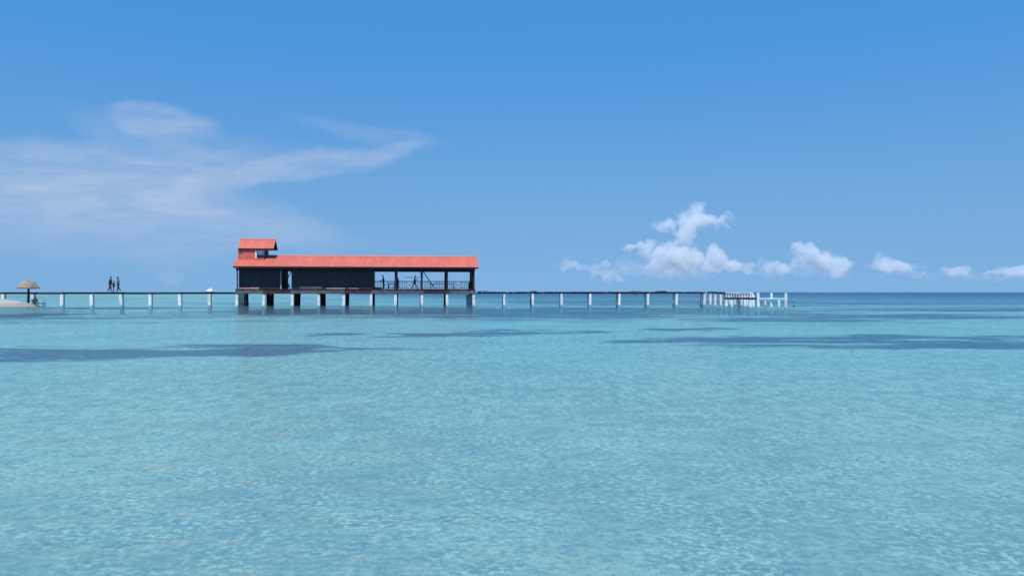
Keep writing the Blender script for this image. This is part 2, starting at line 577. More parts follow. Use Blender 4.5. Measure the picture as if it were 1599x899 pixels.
# ------------------------------------------------------------------ water
def water_mat():
    m = bpy.data.materials.new('lagoon_water')
    m.use_nodes = True
    t = NT(m.node_tree)
    t.n.clear()
    out = t.new('ShaderNodeOutputMaterial')
    pos = t.new('ShaderNodeNewGeometry').outputs['Position']
    deep = t.new('ShaderNodeAttribute', attribute_name='deep').outputs['Fac']
    shal = t.new('ShaderNodeAttribute', attribute_name='shallow').outputs['Fac']
    # ripples
    h1 = t.noise(t.vmath('MULTIPLY', pos, (0.8, 1.0, 0.0)), 6.5, 2.0, 0.55)
    h2 = t.noise(t.vmath('MULTIPLY', pos, (0.7, 1.0, 0.0)), 1.9, 2.0, 0.5)
    hgt = t.math('ADD', t.math('MULTIPLY', h1, 0.050), t.math('MULTIPLY', h2, 0.110))
    bn = t.new('ShaderNodeBump')
    bn.inputs['Strength'].default_value = 1.0
    bn.inputs['Distance'].default_value = 0.28
    t.l.new(hgt, bn.inputs['Height'])
    bn2 = t.new('ShaderNodeBump')
    bn2.inputs['Strength'].default_value = 1.0
    bn2.inputs['Distance'].default_value = 0.7
    t.l.new(hgt, bn2.inputs['Height'])
    # light scattered back by the water itself
    lagoon = t.mixc(shal, (0.08, 0.33, 0.40), (0.14, 0.37, 0.38))
    body = t.new('ShaderNodeBsdfDiffuse')
    t.l.new(t.mixc(deep, lagoon, (0.006, 0.085, 0.150)), body.inputs['Color'])
    t.l.new(bn2.outputs[0], body.inputs['Normal'])
    tr = t.new('ShaderNodeBsdfTransparent')
    t.l.new(t.mixc(deep, t.mixc(shal, (0.59, 0.875, 0.85), (0.72, 0.875, 0.785)), (0.06, 0.34, 0.54)), tr.inputs['Color'])
    gl = t.new('ShaderNodeBsdfGlossy')
    gl.inputs['Roughness'].default_value = 0.22
    t.l.new(bn.outputs[0], gl.inputs['Normal'])
    fr = t.new('ShaderNodeFresnel')
    fr.inputs['IOR'].default_value = 1.333
    t.l.new(bn.outputs[0], fr.inputs['Normal'])
    inner = t.new('ShaderNodeMixShader')
    inner.inputs[0].default_value = 0.84
    t.l.new(body.outputs[0], inner.inputs[1])
    t.l.new(tr.outputs[0], inner.inputs[2])
    mx = t.new('ShaderNodeMixShader')
    t.l.new(t.math('MULTIPLY', fr.outputs[0], 0.43), mx.inputs[0])
    t.l.new(inner.outputs[0], mx.inputs[1])
    t.l.new(gl.outputs[0], mx.inputs[2])
    t.l.new(mx.outputs[0], out.inputs[0])
    return m


ang_w = np.concatenate([np.radians(np.arange(-44, 44.01, 0.24)), ang_rest])
rs_w = np.concatenate([np.linspace(0.4, 2.4, 8), np.geomspace(2.5, 140, 480), np.geomspace(144, 14000, 80)])
Xw, Yw, Rw, Qw = polar_grid(rs_w, ang_w)
dR = np.gradient(rs_w)
dRr = np.repeat(dR, len(ang_w))
Zw = np.zeros_like(Xw)
for k in range(46):
    lam = float(np.exp(rng.uniform(math.log(0.16), math.log(1.5))))
    th = rng.normal(math.radians(-12), math.radians(55))
    kk = 2 * math.pi / lam
    amp = 0.0013 * lam ** 0.75
    att = np.clip(lam / (2.6 * np.maximum(dRr, 1e-3)) - 0.6, 0, 1)
    mod = 0.6 + 0.8 * vnoise(Xw / (lam * 4) + 13 * k, Yw / (lam * 4) + 7 * k)
    Zw += amp * att * mod * np.sin(kk * (Xw * math.sin(th) + Yw * math.cos(th)) + rng.uniform(0, 6.28))
deepw = np.clip((Rw - 110) / 500, 0, 1) ** 0.5 * np.clip((Xw + 0.26 * Yw) / 60, 0, 1)
band = fbm(Xw / 900 + 3, Yw / 160 + 11, 3)
deepw = np.clip(deepw * (0.72 + 0.62 * band), 0, 1)
water = mesh_np('water', Xw, Yw, Zw, Qw, water_mat(), {'deep': deepw, 'shallow': np.clip((30 - Rw) / 24, 0, 1)})
tag(water, kind='structure')

# ------------------------------------------------------------------ the house on stilts
B = Frame(370, 86.3, 0.13)
house = empty('stilt_house', (B.o.x, B.o.y, 0), B.a,
              'long dark house on white stilts with a salmon red roof and small roof tower', 'house')
UR = B.U(740)                     # right end post
FLOOR = 1.965
EAVE_V, RIDGE_V, BACK_V = -0.7, 2.5, 5.7
EAVE_Z, RIDGE_Z = 4.60, 5.97
UL0, UR0 = B.U(363, EAVE_V), B.U(747.5, EAVE_V)

# floor: joists, edge beam, boards
fl = MB().box(-0.12, UR + 0.16, -0.18, 5.25, 1.62, FLOOR - 0.05).build('floor_frame', 'grey_timber', house)
nb = 9
edge = B.U(370)
for i in range(nb):
    a = -0.14 + (UR + 0.32) * i / nb
    b = -0.14 + (UR + 0.32) * (i + 1) / nb
    dz = random.uniform(-0.02, 0.02)
    MB().box(a + 0.01, b - 0.01, -0.262, -0.185, 1.43 + dz, FLOOR - 0.07 + dz).build('edge_board', ['grey_timber', 'maroon_timber', 'grey_timber'][i % 3], fl)
mbp = MB()
n = 150
for i in range(n):
    a = -0.15 + (UR + 0.33) * i / n
    b = -0.15 + (UR + 0.33) * (i + 1) / n
    e = random.uniform(0, .05)
    mbp.box(a + .006, b - .006, -0.30 - e, 5.3, FLOOR - 0.046, FLOOR + random.uniform(-.004, .006))
tag(mbp.build('floor_boards', 'maroon_timber', fl), kind='stuff')
for v0 in (0.0, 2.5, 5.0):
    MB().box(-0.1, UR + 0.1, v0 - 0.09, v0 + 0.09, 1.40, 1.617).build('floor_beam', 'shade_timber', house)

PILE_PX = [370.3, 412.5, 456.7, 497.9, 537.1, 579.4, 617.8, 658.8, 698.0, 739.6]
PILE_U = [B.U(p) for p in PILE_PX]
for i, u in enumerate(PILE_U):
    MB().pile(u, -0.02, -1.1, 1.46, 0.33, 0.33).build('stilt', 'white_concrete', house)
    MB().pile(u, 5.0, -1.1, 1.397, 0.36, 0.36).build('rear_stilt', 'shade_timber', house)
    if i in (1, 2, 3, 4, 8):
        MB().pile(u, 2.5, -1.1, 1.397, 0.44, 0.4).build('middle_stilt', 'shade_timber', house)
# poles of the left end, one behind the other
for i in range(8):
    v = 0.55 + i * 0.56
    MB().tube([(0.02 + random.uniform(-.05, .05), v, -1.1), (0.02 + random.uniform(-.06, .06), v, 1.396)], [0.075, 0.06], 8).build('end_pole', 'teal_pole' if i < 6 else 'shade_timber', house)
# posts carrying the roof
POST_TOP = 4.42
BEAM_Z0, BEAM_Z1 = 4.14, 4.40
post_us = [PILE_U[0] + 0.02] + PILE_U[6:]
for u in post_us:
    wd = 0.10 if u < 1 else 0.22
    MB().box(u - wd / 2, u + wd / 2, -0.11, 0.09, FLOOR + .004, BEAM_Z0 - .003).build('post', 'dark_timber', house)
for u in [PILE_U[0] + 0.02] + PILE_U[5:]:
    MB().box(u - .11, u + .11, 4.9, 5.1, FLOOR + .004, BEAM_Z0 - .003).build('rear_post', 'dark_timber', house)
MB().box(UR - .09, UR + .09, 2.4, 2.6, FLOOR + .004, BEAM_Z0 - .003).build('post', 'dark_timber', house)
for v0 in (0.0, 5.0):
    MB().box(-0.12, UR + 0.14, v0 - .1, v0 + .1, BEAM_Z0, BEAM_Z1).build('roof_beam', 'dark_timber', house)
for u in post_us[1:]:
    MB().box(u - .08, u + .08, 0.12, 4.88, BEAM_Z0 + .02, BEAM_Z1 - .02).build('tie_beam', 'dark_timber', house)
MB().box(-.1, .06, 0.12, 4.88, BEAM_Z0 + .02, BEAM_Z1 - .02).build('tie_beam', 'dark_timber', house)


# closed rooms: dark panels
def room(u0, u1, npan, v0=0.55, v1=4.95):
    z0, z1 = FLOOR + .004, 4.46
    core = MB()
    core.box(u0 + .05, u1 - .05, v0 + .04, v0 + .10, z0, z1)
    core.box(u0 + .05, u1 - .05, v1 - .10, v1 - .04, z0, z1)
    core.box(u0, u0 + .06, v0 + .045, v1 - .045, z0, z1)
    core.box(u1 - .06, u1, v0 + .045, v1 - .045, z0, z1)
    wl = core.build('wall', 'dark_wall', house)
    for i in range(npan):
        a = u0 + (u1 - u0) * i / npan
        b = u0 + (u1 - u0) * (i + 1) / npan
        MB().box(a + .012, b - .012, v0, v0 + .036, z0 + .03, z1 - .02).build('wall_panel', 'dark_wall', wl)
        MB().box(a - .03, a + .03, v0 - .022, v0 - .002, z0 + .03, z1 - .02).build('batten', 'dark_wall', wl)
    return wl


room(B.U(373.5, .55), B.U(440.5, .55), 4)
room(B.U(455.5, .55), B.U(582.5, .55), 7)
# pale board standing for the sky gap above the passage, door post and brace
MB().box(B.U(425, .4), B.U(456, .4), 0.30, 0.42, B.Z(420.3, 440, .4), B.Z(418.7, 440, .4)).build('sky_gap_strip', 'pale_board', house)
MB().box(B.U(437.6, .4), B.U(439.4, .4), 0.40, 0.50, FLOOR + .01, B.Z(422, 440, .4)).build('door_post', 'tank_grey', house)
MB().bar((B.U(455.5, 3), 3.0, B.Z(422, 455, 3)), (B.U(446.8, 3), 3.0, B.Z(440, 447, 3)), .09, .09, (0, 1, 0)).build('brace', 'dark_timber', house)
# long brace in the open part
MB().bar((B.U(660.5, 1.0), 1.0, BEAM_Z0 - .01), (B.U(678.5, 1.0), 1.0, FLOOR + .06), .10, .14, (0, 1, 0)).build('brace', 'dark_timber', house)

# railing along the back and the right end of the open part
RZ = FLOOR + 1.02
ru0, ru1 = B.U(583, 5.0), UR
rail = MB().box(ru0, ru1, 4.95, 5.05, RZ - .09, RZ).build('railing', 'dark_timber', house)
MB().box(ru0, ru1, 4.97, 5.03, FLOOR + .10, FLOOR + .15).build('bottom_rail', 'dark_timber', rail)


def baluster(u):
    MB().box(u - .026, u + .026, 4.976, 5.024, FLOOR + .152, RZ - .092).build('baluster', 'dark_timber', rail)


def crossed(u0, u1):
    MB().bar((u0, 4.972, FLOOR + .19), (u1, 4.972, RZ - .13), .05, .06, (0, 1, 0)).build('cross_bar', 'dark_timber', rail)
    MB().bar((u0, 5.028, RZ - .13), (u1, 5.028, FLOOR + .19), .05, .06, (0, 1, 0)).build('cross_bar', 'dark_timber', rail)


bays = [ru0] + [u for u in PILE_U[6:]]
for i in range(len(bays) - 1):
    a, b = bays[i] + .12, bays[i + 1] - .12
    wd = (b - a)
    c0, c1 = a + wd * 0.36, a + wd * 0.64
    for k in range(6):
        baluster(a + (c0 - a) * k / 5)
    for k in range(6):
        baluster(c1 + (b - c1) * k / 5)
    crossed(c0 + .02, c1 - .02)
erail = MB().box(UR - .04, UR + .04, .12, 4.88, RZ - .06, RZ).build('railing', 'dark_timber', house)
for k in range(24):
    v = .3 + 4.5 * k / 23
    MB().box(UR - .018, UR + .018, v - .018, v + .018, FLOOR + .01, RZ - .062).build('baluster', 'dark_timber', erail)

# ---- roof
SL = math.hypot(RIDGE_V - EAVE_V, RIDGE_Z - EAVE_Z)
pitch = math.atan2(RIDGE_Z - EAVE_Z, RIDGE_V - EAVE_V)
rf = MB()
th = 0.05
for sgn in (0, 1):
    ve = EAVE_V if sgn == 0 else BACK_V
    vs = []
    for dzz in (-th - .05, -.05):
        vs += [(UL0 + .04, ve + (.03 if sgn == 0 else -.03), EAVE_Z + dzz), (UR0 - .04, ve + (.03 if sgn == 0 else -.03), EAVE_Z + dzz),
               (UR0 - .18, RIDGE_V, RIDGE_Z + dzz), (UL0 + .04, RIDGE_V, RIDGE_Z + dzz)]
    rf.add(vs, [(0, 1, 2, 3), (4, 7, 6, 5), (0, 4, 5, 1), (1, 5, 6, 2), (2, 6, 7, 3), (3, 7, 4, 0)])
roof = rf.build('roof', 'dark_timber', house)
for sgn in (0, 1):
    ve = EAVE_V + .05 if sgn == 0 else BACK_V - .05
    MB().box(UL0 + .05, UR0 - .05, min(ve, ve + (.05 if sgn == 0 else -.05)), max(ve, ve + (.05 if sgn == 0 else -.05)), EAVE_Z - .20, EAVE_Z - .085).build('fascia', 'dark_timber', roof)
NP = 29
pw = (UR0 - UL0) / NP


def corr_mesh(width, length, name, ribs=5):
    """ribbed roofing sheet, u across, slope along y, thickness downwards"""
    prof = []
    st = width / ribs
    for k in range(ribs):
        x = -width / 2 + k * st
        prof += [(x, 0), (x + st * .62, 0), (x + st * .72, .028), (x + st * .90, .028)]
    prof.append((width / 2 + .02, 0.004))
    n_ = len(prof)
    vs = [(x, y, z + dz_) for dz_ in (0.0, -.012) for y in (0, length) for x, z in prof]
    fs = []
    for k in range(n_ - 1):
        fs.append((k, k + 1, n_ + k + 1, n_ + k))
        fs.append((2 * n_ + k, 3 * n_ + k, 3 * n_ + k + 1, 2 * n_ + k + 1))
        fs.append((k, 2 * n_ + k, 2 * n_ + k + 1, k + 1))
        fs.append((n_ + k, n_ + k + 1, 3 * n_ + k + 1, 3 * n_ + k))
    mb = MB()
    mb.add(vs, fs)
    return mb


pm = corr_mesh(pw - .006, SL + .02, 'roof_panel')
first = pm.build('roof_panel', 'roof_red', roof)
for sgn in (0, 1):
    for i in range(NP):
        o = first if (sgn == 0 and i == 0) else first.copy()
        if o is not first:
            COL.objects.link(o)
        o.parent = roof
        u = UL0 + pw * (i + .5)
        zz = EAVE_Z + random.uniform(-.004, .006)
        if sgn == 0:
            o.location = (u, EAVE_V, zz - .03)
            o.rotation_euler = (pitch, 0, 0)
        else:
            o.location = (u, BACK_V, zz - .03)
            o.rotation_euler = (pitch, 0, math.pi)
MB().tube([(UL0, RIDGE_V, RIDGE_Z - .02), (UR0 - .1, RIDGE_V, RIDGE_Z - .02)], [.10, .10], 8).build('ridge_cap', 'roof_edge', roof)
# gable boards
for u in (UL0 + .06, UR0 - .16):
    g = MB()
    vs = [(u + d_, v_, z_) for d_ in (-.02, .02) for v_, z_ in ((EAVE_V + .2, EAVE_Z - .1), (BACK_V - .2, EAVE_Z - .1), (RIDGE_V, RIDGE_Z - .14))]
    g.add(vs, [(0, 1, 2), (5, 4, 3), (0, 3, 4, 1), (1, 4, 5, 2), (2, 5, 3, 0)])
    g.build('gable_board', 'maroon_timber', roof)

# ---- tower on the roof
TV0, TV1 = 1.3, 3.7
tl, trr = B.U(371.5, TV0), B.U(412.2, TV0)
tz1 = 6.72
tower = MB()
zb = EAVE_Z + (TV0 - EAVE_V) * math.tan(pitch) - .25
wl_, wr_ = B.U(399, TV0), B.U(411.4, TV0)
wz0, wz1 = B.Z(403, 405, TV0), B.Z(389.5, 405, TV0)
tower.box(tl + .04, tl + .1, TV0 + .06, TV1 - .06, zb, tz1)
tower.box(tl + .04, trr - .04, TV1 - .06, TV1, zb, B.Z(403, 405, TV1) - .1)
tower.box(wl_ + .02, trr - .05, TV0 + .02, TV0 + .08, zb, wz0 - .06)
tower.box(tl + .04, wl_ - .02, TV0 + .03, TV0 + .09, zb, tz1)

tw = tower.build('tower_wall', 'dark_timber', house)
tp = corr_mesh((wl_ - tl) / 2 - .006, tz1 - zb + .0, 'tower_panel')
tfirst = tp.build('tower_panel', 'roof_red', tw)
for i in range(2):
    o = tfirst if i == 0 else tfirst.copy()
    if i:
        COL.objects.link(o)
    o.parent = tw
    o.location = (tl + (wl_ - tl) * (i + .5) / 2, TV0 + .012, zb)
    o.rotation_euler = (math.pi / 2, 0, 0)
gp = MB()
gp.add([(trr + d_, v_, z_) for d_ in (0, .07) for v_, z_ in ((TV0 - .01, zb), (TV1 + .01, zb), (TV1 + .01, 6.70), (2.5, 7.68), (TV0 - .01, 6.70))],
       [(0, 1, 2, 3, 4), (9, 8, 7, 6, 5), (0, 5, 6, 1), (1, 6, 7, 2), (2, 7, 8, 3), (3, 8, 9, 4), (4, 9, 5, 0)])
gp.build('side_panel', 'maroon_timber', tw)
win = MB()
win.box(wl_ - .02, wl_ + .13, TV0 - .03, TV0 + .03, wz0 - .02, wz1)
wo_ = win.build('window', 'white_paint', house)
frm = MB()
frm.box(wl_ + .132, wl_ + .23, TV0 - .01, TV0 + .05, wz0, wz1)
frm.box(wr_ - .09, wr_ + .01, TV0 - .01, TV0 + .05, wz0, wz1)
frm.box(wl_ + .232, wr_ - .092, TV0 - .01, TV0 + .05, wz1 - .10, wz1)
frm.box(wl_ + .232, wr_ - .092, TV0 - .01, TV0 + .05, wz0, wz0 + .07)
frm.box((wl_ + wr_) / 2 + .03, (wl_ + wr_) / 2 + .07, TV0, TV0 + .04, wz0 + .072, wz1 - .102)
frm.build('window_frame', 'navy_cloth', wo_)
MB().box(wl_ + .235, wr_ - .095, TV0 + .045, TV0 + .055, wz0 + .072, wz1 - .102).build('pane', 'window_glass', wo_)
MB().box(wl_ - .2, trr + .03, TV0 - .08, TV0 - .012, wz0 - .12, wz0 - .025).build('sill', 'roof_edge', wo_)
# upper roof
ul0, ur0 = B.U(370.5, .9), B.U(426.5, .9)
ez, rz_ = 6.76, 7.90
tsl = math.hypot(1.37, rz_ - ez)
tpit = math.atan2(rz_ - ez, 1.37)
tr_ = MB()
for sgn in (0, 1):
    ve = 1.16 if sgn == 0 else 3.84
    vs = []
    for dzz in (-.09, -.04):
        vs += [(ul0 + .05, ve, ez + dzz), (ur0 - .05, ve, ez + dzz), (ur0 - .05, 2.5, rz_ + dzz), (ul0 + .05, 2.5, rz_ + dzz)]
    tr_.add(vs, [(0, 1, 2, 3), (4, 7, 6, 5), (0, 4, 5, 1), (1, 5, 6, 2), (2, 6, 7, 3), (3, 7, 4, 0)])
troof = tr_.build('tower_roof', 'dark_timber', house)
MB().box(ul0 + .06, ur0 - .1, 1.18, 1.23, ez - .26, ez - .10).build('fascia', 'maroon_timber', troof)
MB().box(ul0 + .06, ul0 + .4, 1.12, 1.175, ez - .30, ez - .16).build('fascia', 'dark_timber', troof)
for sgn in (0, 1):
    MB().bar((ur0 - .02, 1.18 if sgn == 0 else 3.82, ez - .10), (ur0 - .02, 2.5, rz_ - .10), .05, .16).build('barge_board', 'maroon_timber', troof)
NT4 = 4
tpw = (ur0 - ul0) / NT4
tm = corr_mesh(tpw - .006, tsl + .02, 'roof_panel')
tf = tm.build('roof_panel', 'roof_red', troof)
for sgn in (0, 1):
    for i in range(NT4):
        o = tf if (sgn == 0 and i == 0) else tf.copy()
        if o is not tf:
            COL.objects.link(o)
        o.parent = troof
        o.location = (ul0 + tpw * (i + .5), 1.13 if sgn == 0 else 3.87, ez - .02)
        o.rotation_euler = (tpit, 0, 0 if sgn == 0 else math.pi)
MB().tube([(ul0, 2.5, rz_), (ur0, 2.5, rz_)], [.08, .08], 8).build('ridge_cap', 'roof_edge', troof)
MB().box(B.U(375, 1.2), B.U(393, 1.2), 1.10, 1.24, B.Z(406.6, 384, 1.15), B.Z(405.2, 384, 1.15)).build('flashing', 'roof_edge', tw)


# ------------------------------------------------------------------ jetties
def tree_copy(o, parent=None):
    c = o.copy()
    COL.objects.link(c)
    c.parent = parent
    for ch in o.children:
        tree_copy(ch, c)
    return c


JL = Frame(367, 86.9, 0.05)
jl = empty('jetty', (JL.o.x, JL.o.y, 0), JL.a, 'narrow dark jetty on single white posts leading from the left to the house', 'jetty')
U0 = JL.U(-420)
seg = MB()
NSEG = 18
lpiles = [326 - 46 * k for k in range(0, 17)]
us = [JL.U(p) for p in lpiles]
for a_, b_ in zip([-0.02] + us[:-1], us):
    z0 = 1.36 + random.uniform(-.012, .012)
    for v0 in (0.12, 1.2):
        MB().box(b_ + .005, a_ - .005, v0 - .07, v0 + .07, z0, z0 + .18).build('stringer', 'jetty_deck', jl)
bd = MB()
x = us[-1]
while x < -.05:
    bd.box(x + .008, min(x + .19, -.03), -0.06 + random.uniform(-.05, .05), 1.45 + random.uniform(-.05, .05), 1.552, 1.592 + random.uniform(-.006, .01))
    x += .2
tag(bd.build('deck_boards', 'jetty_deck', jl), kind='stuff')
for i, u in enumerate(us):
    MB().pile(u, 0.22, -1.1, 1.352, 0.37 + random.uniform(-.03, .03), .44).build('post', 'white_concrete' if i % 3 else 'stained_concrete', jl)
    MB().box(u - .1, u + .1, .195, 1.125, 1.40, 1.53).build('cross_head', 'jetty_deck', jl)

JR = Frame(741, 90.3, 0.06)
jr = empty('jetty', (JR.o.x, JR.o.y, 0), JR.a, 'weathered dark jetty on paired white posts running right from the house', 'jetty')
rpiles = [787.5, 832, 877, 922, 967.5, 1012, 1057, 1101]
ru = [JR.U(p) for p in rpiles]
for a_, b_ in zip([0.25] + ru[:-1], ru):
    dz0, dz1 = random.uniform(-.03, .03), random.uniform(-.03, .03)
    for v0 in (0.16, 1.35):
        MB().bar((a_ + .006, v0, 1.50 + dz0), (b_ - .006, v0, 1.50 + dz1), .14, .17).build('stringer', 'jetty_deck', jr)
bd = MB()
x = .25
while x < ru[-1] - .1:
    if random.random() > .10:
        z = 1.605 + random.uniform(-.01, .02)
        tz = random.uniform(-.03, .03)
        bd.bar((x + .09, -0.08 + random.uniform(-.1, .06), z + tz), (x + .09, 1.55 + random.uniform(-.08, .08), z - tz), .18, .04)
    x += .2
tag(bd.build('deck_boards', 'jetty_deck', jr), kind='stuff')
for i, u in enumerate(ru):
    MB().pile(u, 0.10, -1.1, 1.405, 0.30 + random.uniform(-.02, .03), .30).build('post', 'white_concrete', jr)
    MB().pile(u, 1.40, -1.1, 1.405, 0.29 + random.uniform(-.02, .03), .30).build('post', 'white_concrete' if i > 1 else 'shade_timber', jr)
    MB().box(u - .11, u + .11, .26, 1.24, 1.28, 1.40).build('cross_head', 'white_concrete', jr)


# debris lying on the right jetty
def clutter(px0, px1, label, seed, hang=False, fr=JR, zt=1.64):
    random.seed(seed)
    a, b = fr.U(px0, .5), fr.U(px1, .5)
    c = fr.world((a + b) / 2, 0.5, zt)
    e = empty('scrap_heap', tuple(c), fr.a, label, 'scrap', 'scrap left on the right jetty')
    wd = b - a
    for k in range(4):
        x0 = -wd / 2 + wd * random.uniform(0, .4)
        x1 = wd / 2 - wd * random.uniform(0, .4)
        y0 = -.35 + k * .2
        MB().bar((x0, y0, .03 + .012 * k), (x1, y0 + random.uniform(-.08, .08), .035 + .012 * k + random.uniform(0, .03)), .15, .04).build('board', 'rope_dark', e)
    if hang:
        MB().tube([(0, -.62, .0), (.02, -.66, -.2), (-.03, -.66, -.42)], [.05, .09, .06], 7).build('hanging_rope', 'rope_dark', e)
    return e


clutter(744, 762, 'dark boards lying on the jetty just right of the house', 1)
clutter(824, 842, 'dark boards lying above the second post pair right of the house', 2)
clutter(983, 1000, 'dark boards with rope hanging below the jetty, middle of right jetty', 3, True)
clutter(1022, 1041, 'dark boards lying near the far right stretch of the jetty', 4)
random.seed(21)

# ------------------------------------------------------------------ ruined landing at the right end
def P(px, py, Y):
    return Vector(((px - 799.5) / F * Y, Y, CAMZ + (HZ - py) / F * Y))


def base_y(py):
    return CAMZ * F / (py - HZ)


lo = P(1133, 478, 86.0)
land = empty('landing_stage', (lo.x, lo.y, 0), 0, 'broken landing stage with white posts and parapet at the end of the right jetty', 'landing stage')
off = Vector((lo.x, lo.y, 0))


def L(px, py, Y):
    return P(px, py, Y) - off


# sloping link with single posts
for px, Y, zt in ((1109, 90.6, 456.9), (1117, 89.8, 457.3), (1125.5, 88.8, 457.7)):
    b = L(px, HZ, Y)
    MB().pile(b.x, b.y, -1.1, CAMZ + (HZ - zt) / F * Y - .16, .28, .28).build('post', 'white_concrete', land)
a, b = L(1101.5, 456.5, 91.3) + Vector((.30, .1, 0)), L(1133, 458.2, 87.6) + Vector((.30, .3, 0))
MB().bar(a, b, .12, .15).build('link_beam', 'jetty_deck', land)
a2, b2 = a + Vector((.65, .45, 0)), b + Vector((.65, .45, 0))
MB().bar(a2, b2, .12, .15).build('link_beam', 'jetty_deck', land)
ld = MB()
for k in range(15):
    q0, q1 = a.lerp(b, (k + .5) / 15), a2.lerp(b2, (k + .5) / 15)
    if k not in (3, 8):
        e_ = (q1 - q0) * .2
        ld.bar(q0 - e_ * .4 + Vector((0, 0, .1)), q1 + e_ + Vector((0, 0, .1)), .19, .035)
tag(ld.build('link_boards', 'jetty_deck', land), kind='stuff')
# low platform
pa, pb = L(1132, 466.3, 86.2), L(1181, 466.3, 82.0)
plat = MB()
plat.bar(pa, pb, .3, .16)
plat.build('platform_beam', 'jetty_deck', land)
pa2, pb2 = pa + Vector((1.0, 1.6, 0)), pb + Vector((.6, 1.7, 0))
MB().bar(pa2, pb2, .25, .16).build('platform_beam', 'jetty_deck', land)
bd = MB()
for k in range(16):
    t0 = k / 16
    q0 = pa.lerp(pb, t0 + .03) + Vector((0, 0, .11))
    q1 = pa2.lerp(pb2, t0 + .03) + Vector((0, 0, .11))
    if k not in (4, 9, 13):
        bd.bar(q0, q1, .2, .04)
tag(bd.build('deck_boards', 'jetty_deck', land), kind='stuff')
MB().bar(L(1132.2, 457.5, 86.4), L(1133.2, 466.0, 86.4), .14, .14, (0, 1, 0)).build('end_board', 'jetty_deck', land)
# parapet: rail and uneven posts standing on the platform
qa, qb = L(1134, 457.0, 86.3), L(1172, 457.2, 83.2)
MB().bar(qa, qb, .16, .12).build('parapet_rail', 'white_concrete', land)
qa_, qb_ = qa + Vector((.7, 1.5, .0)), qb + Vector((.6, 1.6, -.02))
MB().bar(qa_, qb_, .16, .12).build('parapet_rail', 'stained_concrete', land)
for k in range(10):
    t_ = k / 9
    for aa, bb, off_ in ((qa, qb, 0), (qa_, qb_, .4)):
        p = aa.lerp(bb, min(1, t_ + .0)) + Vector((off_ * .2, 0, 0))
        top = p.z - .065
        bot = pa.z + .135
        if random.random() < .22:
            bot += random.uniform(.1, .25)
        MB().box(p.x - .065, p.x + .065, p.y - .065, p.y + .065, bot if bot < top - .1 else top - .15, top).build('parapet_post', 'white_concrete', land)
MB().bar(L(1174, 457.2, 83.0), L(1177.5, 464.5, 82.8), .16, .16, (0, 1, 0)).build('fallen_post', 'white_concrete', land)
MB().bar(L(1134.5, 461.5, 86.5) + Vector((.6, 1.5, 0)), L(1172, 461.8, 83.4) + Vector((.6, 1.5, 0)), .05, .22).build('parapet_rail', 'tank_grey', land)
for px, py, wd in ((1134, 478, .28), (1142.5, 479, .27), (1147.5, 474.8, .25), (1154, 477.4, .25), (1158, 477.0, .22), (1163, 478.4, .28),
                   (1167, 477.2, .24), (1172, 479.4, .30), (1176, 478.8, .26), (1139.5, 475, .24)):
    Y = base_y(py)
    b = L(px, HZ, Y)
    MB().pile(b.x, b.y, -1.1, pa.z - .082, wd, wd).build('post', 'white_concrete', land)

# bare concrete frame beyond it
f0 = P(1183.5, 479.6, base_y(479.6))
fr_ = empty('concrete_frame', (f0.x, f0.y, 0), 0, 'bare white concrete post and beam frame standing at the far right in the sea', 'ruined pier')
off = Vector((f0.x, f0.y, 0))
pts = {}
for px, pyt, pyb, wd, nm in ((1183.5, 457.0, 479.6, .26, 'post'), (1204.5, 457.4, 480.0, .22, 'post'), (1227, 457.0, 480.5, .24, 'post'),
                             (1194.8, 468.4, 477.0, .18, 'short_post'), (1216, 468.2, 479.9, .24, 'short_post')):
    Y = base_y(pyb)
    b = L(px, HZ, Y)
    zt = CAMZ + (HZ - pyt) / F * Y
    MB().pile(b.x, b.y, -1.1, zt, wd, wd).build(nm, 'white_concrete', fr_)
    pts[px] = b
MB().bar(Vector((pts[1183.5].x + .15, pts[1183.5].y, L(1183, 466.2, 78).z)), Vector((pts[1227].x - .13, pts[1227].y, L(1227, 466.2, 77).z)), .2, .17).build('cap_beam', 'white_concrete', fr_)
MB().bar(Vector((pts[1183.5].x + .17, pts[1183.5].y - .02, .75)), Vector((pts[1183.5].x + .34, pts[1183.5].y + .02, .38)), .13, .13, (0, 1, 0)).build('broken_brace', 'white_concrete', fr_)

for px, py, lab in ((1239, 472.2, 'small dark mooring buoy floating farther out beyond the concrete frame'), (1239.5, 478.4, 'small dark mooring buoy floating nearer, right of the concrete frame')):
    Y = base_y(py)
    c = P(px, HZ, Y)
    e = empty('mooring_buoy', (c.x, c.y, 0), 0, lab, 'buoy', 'buoys right of the frame')
    MB().tube([(0, 0, -.10), (0, 0, -.04), (0, 0, .03), (0, 0, .10), (0, 0, .12)], [.04, .10, .115, .07, .025], 12).build('float', 'buoy_dark', e, True)
    MB().tube([(0, 0, .115), (0, 0, .17)], [.025, .02], 6).build('ring_stem', 'buoy_dark', e)

